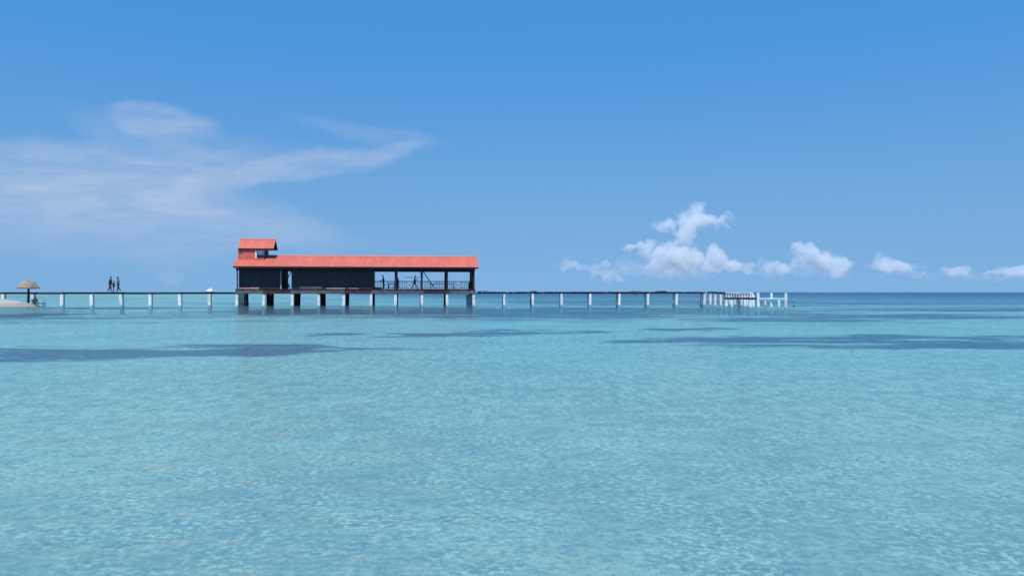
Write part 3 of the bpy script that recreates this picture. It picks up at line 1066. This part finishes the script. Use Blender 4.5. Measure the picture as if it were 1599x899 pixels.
# ------------------------------------------------------------------ sandbar, thatched umbrella and beach things at the left edge
xs = np.linspace(-110, -50.5, 120)
ys = np.linspace(76, 92, 60)
XX, YY = np.meshgrid(xs, ys, indexing='ij')
tip = np.clip((-52.2 - XX) / 10.0, -0.2, 1)
grow = np.clip((-52.2 - XX) / 50.0, 0, 1)
cy_ = 83.2 - 1.5 * grow
wid = 0.9 + 2.2 * np.sqrt(np.clip(tip, 0, 1)) + 6 * grow
hh = (0.34 + 1.02 * np.clip((-52.2 - XX) / 7.0, 0, 1) ** 1.1 + .4 * grow)
ZZ = hh * np.exp(-np.abs((YY - cy_) / wid) ** 2.6 * 1.4) * np.clip((tip + .05) / .25, 0, 1) ** .7 - 0.22 + 0.12 * (fbm(XX / 2.2 + 20, YY / 2.2 + 20, 3) - .5)
ZZ = np.where(ZZ < -0.02, ZZ * 3.0, ZZ)
nx_, ny_ = XX.shape
idx = np.arange(nx_ * ny_).reshape(nx_, ny_)
q = np.stack([idx[:-1, :-1], idx[1:, :-1], idx[1:, 1:], idx[:-1, 1:]], -1).reshape(-1, 4)
sandbar = mesh_np('sandbar', XX.ravel(), YY.ravel(), ZZ.ravel(), q, MATS['sand'])
tag(sandbar, kind='structure')


def sand_z(x, y):
    i = int(round((x - xs[0]) / (xs[1] - xs[0])))
    j = int(round((y - ys[0]) / (ys[1] - ys[0])))
    return float(ZZ[i, j])


# umbrella
uy = 84.0
ux = (44.3 - 799.5) / F * uy
uz = sand_z(ux, uy)
umb = empty('thatched_umbrella', (ux, uy, uz - .05), 0, 'thatched palm beach umbrella on a dark pole on the sandbar', 'umbrella')
H = CAMZ + (HZ - 437.0) / F * uy - uz
MB().tube([(0, 0, -.3), (0.02, 0, H * .5), (0, 0, H - .1)], [.13, .115, .09], 9).build('pole', 'shade_timber', umb)
ez_ = CAMZ + (HZ - 449.0) / F * uy - uz
R_ = 1.13
th_ = MB()
NS = 26
rings = [(0.02, H + .10), (0.28, H - .02), (0.62, H - .20), (0.86, H - .45), (R_, ez_ + .02), (R_ - .05, ez_ - .06), (.5, ez_ + .22), (.05, ez_ + .45)]
vs = []
for k, (r, z) in enumerate(rings):
    for s_ in range(NS):
        a = 2 * math.pi * s_ / NS
        rr = r * (1 + (random.uniform(-.06, .06) if 1 < k < 6 else 0))
        vs.append((rr * math.cos(a), rr * math.sin(a), z + (random.uniform(-.05, .05) if 0 < k < 6 else 0)))
fs = []
for k in range(len(rings) - 1):
    for s_ in range(NS):
        fs.append((k * NS + s_, k * NS + (s_ + 1) % NS, (k + 1) * NS + (s_ + 1) % NS, (k + 1) * NS + s_))
fs.append(tuple(range(NS))[::-1])
fs.append(tuple((len(rings) - 1) * NS + s_ for s_ in range(NS)))
th_.add(vs, fs)
can = th_.build('canopy', 'thatch', umb)
fr = MB()
for k in range(420):
    a = random.uniform(0, 2 * math.pi)
    r0 = random.choice((.3, .55, .8, 1.0)) * random.uniform(.9, 1.05)
    f_ = (r0 - .02) / (R_ - .02)
    z0 = H + .09 - (H + .09 - ez_) * f_ ** 1.15 + .03
    r1 = r0 + random.uniform(.14, .26)
    z1 = z0 - random.uniform(.14, .26)
    da = random.uniform(-.08, .08)
    wv = .05
    p0 = Vector((r0 * math.cos(a), r0 * math.sin(a), z0))
    p1 = Vector((r1 * math.cos(a + da), r1 * math.sin(a + da), z1))
    t_ = Vector((-math.sin(a), math.cos(a), 0)) * wv
    fr.add([p0 - t_, p0 + t_, p1 + t_ * .5, p1 - t_ * .5], [(0, 1, 2, 3)])
tag(fr.build('palm_fringe', 'thatch', can), kind='stuff')
for k in range(6):
    a = k * math.pi / 3
    MB().bar((.1 * math.cos(a), .1 * math.sin(a), H - .9), (.8 * math.cos(a), .8 * math.sin(a), ez_ + .13), .06, .06).build('strut', 'shade_timber', umb)

# lounger with a white towel near the tip of the sandbar
ly = 83.4
lx = (62.0 - 799.5) / F * ly
lz = sand_z(lx, ly)
lg = empty('beach_chair', (lx, ly, lz), math.radians(12), 'dark reclining beach chair with a white towel near the sandbar tip', 'chair')
MB().box(-.35, .5, -.3, .3, .28, .36).build('seat', 'lounger_dark', lg)
MB().bar((-.32, 0, .33), (-.62, 0, .82), .6, .06, (0, 1, 0)).build('backrest', 'lounger_dark', lg)
for sx in (-.3, .44):
    for sy in (-.26, .26):
        MB().box(sx - .03, sx + .03, sy - .03, sy + .03, -.1, .278).build('leg', 'lounger_dark', lg)
for sy in (-.33, .33):
    MB().box(-.4, .2, sy - .03, sy + .03, .50, .55).build('armrest', 'lounger_dark', lg)
tb = MB()
for k in range(8):
    x0, x1 = -.25 + k * .07, -.25 + (k + 1) * .07
    z0 = .365 + .22 * math.sin((k + .5) / 8 * math.pi)
    tb.box(x0, x1 + .001 * k, -.27 + .01 * k, .25, .362, z0 + .02)
tw_ = tb.build('towel', 'sack_white')
tw_.location = lg.location
tw_.rotation_euler = lg.rotation_euler
tag(tw_, 'white towel bundled on the dark beach chair', 'towel')
# white sack on the jetty
sp = JL.world(JL.U(327.5, .7), .7, 1.60)
sk = MB()
NSK = 14
prof = [(0.0, .40, .0), (.08, .44, 0), (.2, .40, 0), (.30, .26, .04), (.36, .12, .10), (.44, .10, .14), (.47, .03, .15)]
vs = []
for z, r, o_ in prof:
    for k in range(NSK):
        a = 2 * math.pi * k / NSK
        rr = r * (1 + .10 * math.sin(3 * a + z * 9) + random.uniform(-.05, .05))
        vs.append((o_ + rr * math.cos(a), .6 * rr * math.sin(a), z))
fs = []
for k in range(len(prof) - 1):
    for s_ in range(NSK):
        fs.append((k * NSK + s_, k * NSK + (s_ + 1) % NSK, (k + 1) * NSK + (s_ + 1) % NSK, (k + 1) * NSK + s_))
fs.append(tuple(range(NSK))[::-1])
fs.append(tuple((len(prof) - 1) * NSK + s_ for s_ in range(NSK)))
sk.add(vs, fs)
so = sk.build('sack', 'sack_white', None, True)
so.location = sp
tag(so, 'slumped white sack on the left jetty near the house', 'sack')

# ------------------------------------------------------------------ loose boards on the house's edge, furniture inside
def on_house(name, mb, m, label, cat, group=None, origin=None):
    o = mb.build(name, m)
    o.location = B.world(origin[0], origin[1], origin[2])
    o.rotation_euler = (0, 0, B.a)
    return tag(o, label, cat, group)


def plank(px0, px1, py0, py1, v, m, label, tilt=0.0):
    u0, u1 = B.U(px0, v), B.U(px1, v)
    z = FLOOR + .012
    mb = MB()
    hgt = (py1 - py0) / F * B.Y((u0 + u1) / 2, v)
    L_ = u1 - u0
    for k in range(3):
        s = random.uniform(0, .08) * L_
        mb.box(-L_ / 2 + s, L_ / 2 - random.uniform(0, .06) * L_, -.10 + k * .01, .10 - k * .012, k * hgt / 3 + .002, (k + 1) * hgt / 3)
    return on_house('board_stack', mb, m, label, 'boards', 'boards along the house edge', ((u0 + u1) / 2, v, z))


plank(371, 390, 451.4, 453.4, .0, 'pink_board', 'pinkish boards stacked at the left corner of the house floor')
plank(389, 405, 448.6, 450.8, .2, 'pale_board', 'pale boards stacked before the left dark wall')
plank(467, 503, 447.6, 451.2, .25, 'grey_timber', 'long grey boards stacked right of the passage')
plank(508, 540, 450.6, 452.2, .0, 'pale_board', 'thin pale board on the edge below the long dark wall')
plank(543, 561, 450.4, 452.0, .02, 'pink_board', 'short pinkish board at the right part of the long wall')


def table(px0, px1, py, v, label, shelf=False):
    u0, u1 = B.U(px0, v), B.U(px1, v)
    zt = B.Z(py, (px0 + px1) / 2, v) - FLOOR
    c = B.world((u0 + u1) / 2, v, FLOOR + .008)
    e = empty('table', tuple(c), B.a, label, 'table', 'tables in the open part')
    L_ = (u1 - u0) / 2
    MB().box(-L_, L_, -.38, .38, zt - .06, zt).build('table_top', 'dark_timber', e)
    for sx in (-1, 1):
        for sy in (-1, 1):
            MB().box(sx * (L_ - .1) - .04, sx * (L_ - .1) + .04, sy * .3 - .04, sy * .3 + .04, 0, zt - .063).build('leg', 'dark_timber', e)
    return e


table(605.5, 616.8, 442.8, 3.2, 'small dark table by the standing person in the open part')
table(671, 709, 443.2, 3.4, 'long dark table by the railing right of the slanted brace')
# low crate on the floor at the left of the open part
cr = empty('crate', tuple(B.world(B.U(590, 2.6), 2.6, FLOOR + .008)), B.a, 'low dark crate on the floor beside the long dark wall', 'crate')
for k in range(2):
    MB().box(-.42, .42, -.3 + .56 * k, -.26 + .56 * k, .02, .2).build('side', 'dark_timber', cr)
    MB().box(-.42 + .80 * k, -.38 + .80 * k, -.258, .258, .02, .2).build('end', 'dark_timber', cr)
MB().box(-.42, .42, -.3, .3, 0, .018).build('bottom', 'dark_timber', cr)
# red board panel at the right end
rb = MB()
u0, u1 = B.U(731.5, 3.0), B.U(737.8, 3.0)
rb.box(-(u1 - u0) / 2, (u1 - u0) / 2, -.05, .05, 0, B.Z(441, 735, 3.0) - FLOOR)
rb.box(-(u1 - u0) / 2 - .03, (u1 - u0) / 2 + .03, -.08, .08, .0, .1)
on_house('counter', rb, 'red_board', 'dark red counter between the posts at the right end', 'counter', None, ((u0 + u1) / 2, 3.0, FLOOR + .008))
# grey tank under the right end
tk = empty('water_tank', tuple(B.world(B.U(733, 1.6), 1.6, 0)), B.a, 'grey box tank under the floor beside the last white stilt', 'tank')
MB().box(-.36, .36, -.4, .4, -1.05, 1.20).build('body', 'tank_grey', tk)
MB().box(-.40, .40, -.44, .44, 1.203, 1.27).build('lid', 'tank_grey', tk)


# ------------------------------------------------------------------ people
def skin_mesh(name, verts, edges, radii, roots, material, parent, sub=1):
    me = bpy.data.meshes.new(name)
    me.from_pydata(verts, edges, [])
    o = bpy.data.objects.new(name, me)
    COL.objects.link(o)
    md = o.modifiers.new('skin', 'SKIN')
    md.use_smooth_shade = True
    sv = me.skin_vertices[0].data if me.skin_vertices else None
    if sv is None:
        me.attributes
    for i, r in enumerate(radii):
        r = r if isinstance(r, (tuple, list)) else (r, r)
        sv[i].radius = r
        sv[i].use_root = i in roots
    sb = o.modifiers.new('sub', 'SUBSURF')
    sb.levels = sub
    sb.render_levels = sub
    dg = bpy.context.evaluated_depsgraph_get()
    nm = bpy.data.meshes.new_from_object(o.evaluated_get(dg))
    nm.name = name
    bpy.data.objects.remove(o)
    for p in nm.polygons:
        p.use_smooth = True
    nm.materials.clear()
    nm.materials.append(MATS[material])
    r = bpy.data.objects.new(name, nm)
    COL.objects.link(r)
    r.parent = parent
    return r


def person(loc, rz, label, height=1.70, lean=0.0, legs=((0, 0), (0, 0)), arms=((5, 15), (-5, 15)), top='navy_cloth', bottom='black_cloth',
           seat=None, hat=None, group=None, long_legs=True, head_tilt=0.0):
    """faces local +x. legs: (thigh forward deg, knee bend deg); arms: (upper arm forward deg, elbow bend deg)"""
    k = height / 1.70
    e = empty('person', loc, rz, label, 'person', group)
    TH, SH, UA, FA = .43 * k, .43 * k, .29 * k, .25 * k

    def leg_end(a, b):
        a, b = math.radians(a), math.radians(b)
        kn = Vector((math.sin(a) * TH, 0, -math.cos(a) * TH))
        c = a - b
        an = kn + Vector((math.sin(c) * SH, 0, -math.cos(c) * SH))
        return kn, an

    ends = [leg_end(*l) for l in legs]
    low = min(en[1].z for en in ends)
    hipz = -low + .085 * k if seat is None else seat
    hip = Vector((0, 0, hipz))
    ln = math.radians(lean)
    upd = Vector((math.sin(ln), 0, math.cos(ln)))
    fwd = Vector((math.cos(ln), 0, -math.sin(ln)))
    V, E, R, roots = [], [], [], [0]

    def add(p, r, par=None):
        V.append(tuple(p))
        R.append(r)
        if par is not None:
            E.append((par, len(V) - 1))
        return len(V) - 1

    pel = add(hip + Vector((0, 0, .06 * k)), (.125 * k, .10 * k))
    wai = add(hip + upd * .20 * k, (.115 * k, .09 * k), pel)
    che = add(hip + upd * .40 * k, (.15 * k, .105 * k), wai)
    nk0 = add(hip + upd * .535 * k, (.065 * k, .06 * k), che)
    hd = upd.lerp(Vector((math.sin(ln + math.radians(head_tilt)), 0, math.cos(ln + math.radians(head_tilt)))), .8).normalized()
    nkp = hip + upd * .535 * k
    h1 = add(nkp + hd * .085 * k + fwd * .01, (.052 * k, .055 * k), nk0)
    h2 = add(nkp + hd * .155 * k + fwd * .03 * k, (.070 * k, .082 * k), h1)
    h3 = add(nkp + hd * .235 * k + fwd * .028 * k, (.074 * k, .095 * k), h2)
    h4 = add(nkp + hd * .30 * k + fwd * .018 * k, (.045 * k, .06 * k), h3)
    hc = nkp + hd * .215 * k + fwd * .025 * k
    shirt = [(hip + Vector((0, 0, .03 * k)), .15 * k), (hip + upd * .2 * k, .138 * k), (hip + upd * .40 * k, .165 * k), (hip + upd * .50 * k, .085 * k)]
    shE = [(0, 1), (1, 2), (2, 3)]
    ptV = [(hip + Vector((0, 0, .10 * k)), .135 * k)]
    ptE = []
    fingers = []
    for si, s in enumerate((1, -1)):
        sd = Vector((0, s, 0))
        # arm
        a, b = math.radians(arms[si][0]), math.radians(arms[si][1])
        sp_ = hip + upd * .47 * k + sd * .185 * k
        d1 = (fwd * math.sin(a) - upd * math.cos(a) + sd * .10).normalized()
        el_ = sp_ + d1 * UA
        d2 = (fwd * math.sin(a + b) - upd * math.cos(a + b) - sd * .06).normalized()
        wr = el_ + d2 * FA
        i1 = add(sp_, .062 * k, che)
        i2 = add(sp_.lerp(el_, .5), .052 * k, i1)
        i3 = add(el_, .043 * k, i2)
        i4 = add(wr, (.032 * k, .028 * k), i3)
        i5 = add(wr + d2 * .075 * k, (.042 * k, .022 * k), i4)
        m0 = len(shirt)
        shirt += [(sp_, .078 * k), (sp_.lerp(el_, .62), .066 * k)]
        shE += [(2, m0), (m0, m0 + 1)]
        # fingers: short separate chains rooted in the palm, thumb from its side
        nrm_ = fwd.cross(d2)
        side = (fwd - d2 * fwd.dot(d2))
        side = side.normalized() if side.length > .05 else upd
        inw = -sd
        for fi, (o_, ln_) in enumerate(((-.030, .062), (-.010, .078), (.010, .082), (.030, .074))):
            p0 = wr + d2 * .07 * k + side * o_ * k
            p1 = p0 + d2 * ln_ * .55 * k + inw * .006
            p2 = p1 + d2 * ln_ * .42 * k + inw * .022 * k
            fingers.append([p0, p1, p2])
        p0 = wr + d2 * .03 * k + side * .032 * k
        fingers.append([p0, p0 + (d2 * .7 + side * .7).normalized() * .04 * k, p0 + (d2 * .95 + side * .5).normalized() * .068 * k])
        # leg
        kn, an = ends[si]
        hp = hip + sd * .085 * k
        j1 = add(hp + Vector((0, 0, -.02)), .090 * k, pel)
        j2 = add(hp + kn * .5, .080 * k, j1)
        j3 = add(hp + kn, .058 * k, j2)
        j4 = add(hp + kn.lerp(an, .35), .058 * k, j3)
        j5 = add(hp + an, .040 * k, j4)
        heel = hp + an + Vector((-.03 * k, 0, -.045 * k))
        j6 = add(hp + an + Vector((.06 * k, 0, -.05 * k)), (.042 * k, .035 * k), j5)
        j7 = add(hp + an + Vector((.16 * k, 0, -.058 * k)), (.036 * k, .022 * k), j6)
        m0 = len(ptV)
        ptV += [(hp, .108 * k), (hp + kn * .55, .098 * k), (hp + kn * (1.0 if long_legs else .8), .08 * k)]
        ptE += [(0, m0), (m0, m0 + 1), (m0 + 1, m0 + 2)]
        if long_legs:
            ptV += [(hp + kn.lerp(an, .5), .072 * k), (hp + kn.lerp(an, .92), .062 * k)]
            ptE += [(m0 + 2, m0 + 3), (m0 + 3, m0 + 4)]
    # nose and ears as tiny chains grown out of the head
    for p0, p1, r in ((hc + fwd * .07 * k, hc + fwd * .118 * k - hd * .02 * k, .014 * k),
                      (hc + Vector((0, .06 * k, 0)), hc + Vector((0, .088 * k, .0)), .018 * k), (hc + Vector((0, -.06 * k, 0)), hc + Vector((0, -.088 * k, 0)), .018 * k)):
        i = add(p0, r)
        roots.append(i)
        add(p1, r * .8, i)
    for ch in fingers:
        i = add(ch[0], .010 * k)
        roots.append(i)
        i = add(ch[1], .0092 * k, i)
        add(ch[2], .008 * k, i)
    skin_mesh('body', V, E, R, roots, 'skin', e)
    skin_mesh('shirt', [tuple(p) for p, _ in shirt], shE, [r for _, r in shirt], [1], top, e)
    skin_mesh('trousers' if long_legs else 'shorts', [tuple(p) for p, _ in ptV], ptE, [r for _, r in ptV], [0], bottom, e)
    # hair: cap over the back and top of the head
    hb = MB()
    vs, fs = [], []
    NA, NR = 14, 6
    for r_ in range(NR + 1):
        ph = math.radians(8 + 100 * r_ / NR)
        for a_ in range(NA):
            th2 = 2 * math.pi * a_ / NA
            ph2 = ph * (0.62 if math.cos(th2) > .3 else 1.0)
            loc_ = Vector((math.sin(ph2) * math.cos(th2) * .104, math.sin(ph2) * math.sin(th2) * .092, math.cos(ph2) * .118 + .01)) * k
            vs.append(hc + fwd * loc_.x + Vector((0, 1, 0)) * loc_.y + hd * loc_.z)
    for r_ in range(NR):
        for a_ in range(NA):
            fs.append((r_ * NA + a_, r_ * NA + (a_ + 1) % NA, (r_ + 1) * NA + (a_ + 1) % NA, (r_ + 1) * NA + a_))
    fs.append(tuple(range(NA)))
    hb.add(vs, fs).build('hair', 'hair', e, True)
    # eyes
    eb = MB()
    for s in (1, -1):
        c = hc + fwd * .088 * k + Vector((0, s * .032 * k, 0)) + hd * .01 * k
        eb.tube([c - fwd * .008, c + fwd * .006, c + fwd * .009], [.013 * k, .012 * k, .005 * k], 8)
    eb.build('eyes', 'hair', e)
    if hat:
        c = hc + hd * .06 * k
        hm = MB()
        hm.tube([c, c + hd * .015, c + hd * .02, c + hd * .10, c + hd * .115], [.20 * k, .19 * k, .115 * k, .10 * k, .04 * k], 16)
        hm.build('hat', hat, e, True)
    return e


def jetty_at(px, v=.7, dz=0.0):
    p = JL.world(JL.U(px, v), v, 1.604 + dz)
    return tuple(p)


def floor_at(px, v):
    return tuple(B.world(B.U(px, v), v, FLOOR + .01))


person(jetty_at(172.3), math.radians(10), 'tallest walker in dark clothes, left of the child on the jetty', 1.74, 3, ((-14, 14), (10, 6)), ((12, 20), (-18, 12)), 'plum_cloth', 'navy_cloth', group='people on the left jetty')
person(jetty_at(177.4, .9), math.radians(0), 'small child in teal walking between two adults on the jetty', 1.26, 2, ((-8, 10), (8, 4)), ((8, 12), (-8, 12)), 'teal_cloth', 'teal_cloth', group='people on the left jetty', long_legs=False)
person(jetty_at(184.4), math.radians(170), 'walker in pink top, dark trousers and straw hat on the jetty', 1.66, 2, ((-22, 10), (14, 4)), ((-12, 20), (14, 16)), 'pink_cloth', 'navy_cloth', hat='straw', group='people on the left jetty')
person(floor_at(599, 2.4), math.pi + B.a, 'person in black standing with bent arms left of the small table', 1.62, 4, ((2, 2), (-4, 3)), ((22, 62), (14, 70)), 'black_cloth', 'black_cloth', group='people in the open part', head_tilt=14)
person(floor_at(621.3, 1.6), math.pi + B.a, 'person in plum and black leaning against the first open bay post', 1.62, 8, ((8, 6), (-4, 4)), ((6, 30), (16, 40)), 'plum_cloth', 'black_cloth', group='people in the open part', head_tilt=16)
carrier = person(floor_at(647.3, 2.2), B.a, 'person in black striding with a long pole on the shoulder', 1.60, 5, ((26, 4), (-24, 8)), ((20, 118), (24, 110)), 'black_cloth', 'navy_cloth', group='people in the open part', long_legs=False)
sitter = person(floor_at(445.6, 2.2), B.a, 'person in black sitting on a stool in the passage', 1.60, 8, ((82, 70), (78, 96)), ((30, 50), (36, 40)), 'black_cloth', 'navy_cloth', seat=.52, group='people in the open part', head_tilt=14)
st = empty('stool', floor_at(445.2, 2.2), B.a, 'dark wooden stool under the sitting person in the passage', 'stool')
MB().tube([(0, 0, .385), (0, 0, .425)], [.19, .19], 14).build('seat', 'dark_timber', st)
for k in range(4):
    a = math.pi / 4 + k * math.pi / 2
    MB().tube([(.12 * math.cos(a), .12 * math.sin(a), .384), (.2 * math.cos(a), .2 * math.sin(a), 0)], [.022, .02], 6).build('leg', 'dark_timber', st)
pz = B.Z(432.4, 645, 2.2)
po = MB().tube([(B.U(632, 2.2) - B.U(644, 2.2), 0, 0), (B.U(657, 2.2) - B.U(644, 2.2), 0, .02)], [.028, .026], 8)
on_house('carrying_pole', po, 'shade_timber', 'long thin pole carried level on the shoulder of the striding person', 'pole', None, (B.U(644, 2.2), 2.2 - .17, FLOOR + 1.42))


# ------------------------------------------------------------------ cumulus clouds far over the sea
def cloud_mat(name, lobes, size, dens):
    m = bpy.data.materials.new(name)
    m.use_nodes = True
    t = NT(m.node_tree)
    t.n.clear()
    out = t.new('ShaderNodeOutputMaterial')
    tc = t.new('ShaderNodeTexCoord').outputs['Object']
    nz = t.noise(tc, 1 / 125.0, 6.0, 0.62)
    wv = t.vmath('SCALE', t.vmath('SUBTRACT', t.new('ShaderNodeTexNoise').outputs['Color'], (0.5, 0.5, 0.5)), 420.0)
    wn = [x for x in t.n if x.bl_idname == 'ShaderNodeTexNoise'][-1]
    t.l.new(tc, wn.inputs['Vector'])
    wn.inputs['Scale'].default_value = 1 / 240.0
    wn.inputs['Detail'].default_value = 5.0
    p = t.vmath('ADD', tc, wv)
    best = None
    for (c, r, s) in lobes:
        d = t.vmath('SUBTRACT', p, c)
        d = t.vmath('DIVIDE', d, r)
        ln = t.vmath('LENGTH', d, out=1)
        f = t.math('MULTIPLY', t.math('SUBTRACT', 1.0, ln), s)
        best = f if best is None else t.math('SMOOTH_MAX', best, f, 0.12)
    fld = t.math('ADD', best, t.math('MULTIPLY', t.math('SUBTRACT', nz, 0.52), 1.9))
    dn = t.smooth(fld, 0.0, 0.42, 0.0, dens)
    pv = t.new('ShaderNodeVolumePrincipled')
    pv.inputs['Color'].default_value = (1.0, 0.992, 0.985, 1)
    pv.inputs['Anisotropy'].default_value = 0.1
    t.l.new(dn, pv.inputs['Density'])
    t.l.new(pv.outputs[0], out.inputs['Volume'])
    m.cycles.volume_step_rate = 0.25
    return m


CY = 9000.0
K = CY / F


def cloud(label, lobes_px, dens=0.010, Y=CY):
    """lobes: (px, py, half width px, half height px, strength)"""
    k_ = Y / F
    xs_ = [l[0] for l in lobes_px]
    cx = sum(xs_) / len(xs_)
    org = Vector(((cx - 799.5) * k_, Y, 0))
    lobes = []
    for (px, py, hw, hh, s) in lobes_px:
        c = Vector(((px - 799.5) * k_ - org.x, random.uniform(-20, 20) * k_ * .3, CAMZ + (HZ - py) * k_))
        lobes.append((c, (hw * 1.15 * k_, max(hw, hh) * .9 * k_, hh * 1.18 * k_), s))
    bm = bmesh.new()
    for c, r, s in lobes:
        mtx = Matrix.Translation(c) @ Matrix.Diagonal((r[0] * 1.5, r[1] * 1.4, r[2] * 1.5, 1))
        bmesh.ops.create_icosphere(bm, subdivisions=2, radius=1.0, matrix=mtx)
    res = bmesh.ops.convex_hull(bm, input=bm.verts)
    kill = set(res.get('geom_interior', [])) | set(res.get('geom_unused', []))
    bmesh.ops.delete(bm, geom=[g for g in kill if isinstance(g, bmesh.types.BMVert)], context='VERTS')
    hull_f = set(f for f in res['geom'] if isinstance(f, bmesh.types.BMFace))
    extra = [f for f in bm.faces if f not in hull_f]
    bmesh.ops.delete(bm, geom=extra, context='FACES')
    bmesh.ops.recalc_face_normals(bm, faces=bm.faces)
    me = bpy.data.meshes.new('cloud')
    bm.to_mesh(me)
    bm.free()
    me.materials.append(cloud_mat('cloud_vapour', [(tuple(c), r, s) for c, r, s in lobes], k_, dens))
    o = bpy.data.objects.new('cloud', me)
    COL.objects.link(o)
    o.location = org
    tag(o, label, 'cloud', 'cumulus clouds over the horizon')
    return o


random.seed(5)
cloud('tallest towering cumulus with a leaning top above the right jetty', [
    (1062, 404, 34, 26, 1.0), (1030, 412, 26, 18, .9), (1072, 372, 18, 26, 1.0), (1084, 342, 26, 20, 1.0), (1112, 343, 30, 10, .7),
    (1010, 386, 17, 14, .95), (988, 388, 20, 8, .8), (1045, 352, 18, 10, .5)])
cloud('rounded cumulus just right of the tallest cloud', [(1118, 406, 17, 18, 1.0), (1140, 416, 24, 10, .9), (1165, 420, 12, 6, .7), (1108, 416, 14, 12, .8)])
cloud('small slanting cumulus above the concrete frame', [(1200, 412, 13, 11, 1.0), (1218, 422, 20, 9, .9)])
cloud('bright wedge shaped cumulus sloping down to the right', [(1268, 395, 17, 13, .95), (1284, 408, 26, 15, 1.0), (1306, 418, 20, 11, 1.0), (1240, 390, 13, 11, .7), (1248, 408, 16, 10, .5)])
cloud('ragged cumulus between the wedge shaped cloud and the right edge', [(1385, 414, 24, 12, 1.0), (1408, 420, 22, 10, .95), (1366, 408, 12, 9, .6), (1432, 426, 12, 5, .5)])
cloud('small low cumulus near the right edge', [(1488, 424, 18, 8, 1.0), (1505, 427, 14, 5, .7)])
cloud('flat cumulus cut by the right edge', [(1580, 425, 22, 9, 1.0), (1552, 427, 18, 5, .7), (1620, 424, 26, 9, .9)])
cloud('long faint cloud bank low behind the right edge clouds', [(1420, 428, 50, 6, .8), (1500, 430, 60, 6, .8), (1570, 431, 50, 6, .8)], .0006, 9800.0)
cloud('faint small puff above the jetty, leftmost of the row', [(884, 414, 16, 11, 1.0), (898, 418, 12, 6, .7)], .005)
cloud('faint slanting puff left of the tallest cloud', [(940, 412, 14, 8, .9), (922, 416, 16, 7, .8), (950, 430, 30, 9, .7)], .0045)
cloud('faint hazy cloud bank behind and below the tallest cloud', [(1040, 424, 60, 12, .8), (985, 418, 40, 12, .6), (1090, 424, 40, 10, .7)], .0013, 9800.0)
cloud('faint hazy bank behind the wedge shaped cloud', [(1255, 420, 46, 14, .7), (1205, 424, 40, 9, .7), (1300, 424, 40, 10, .6)], .0010, 9800.0)
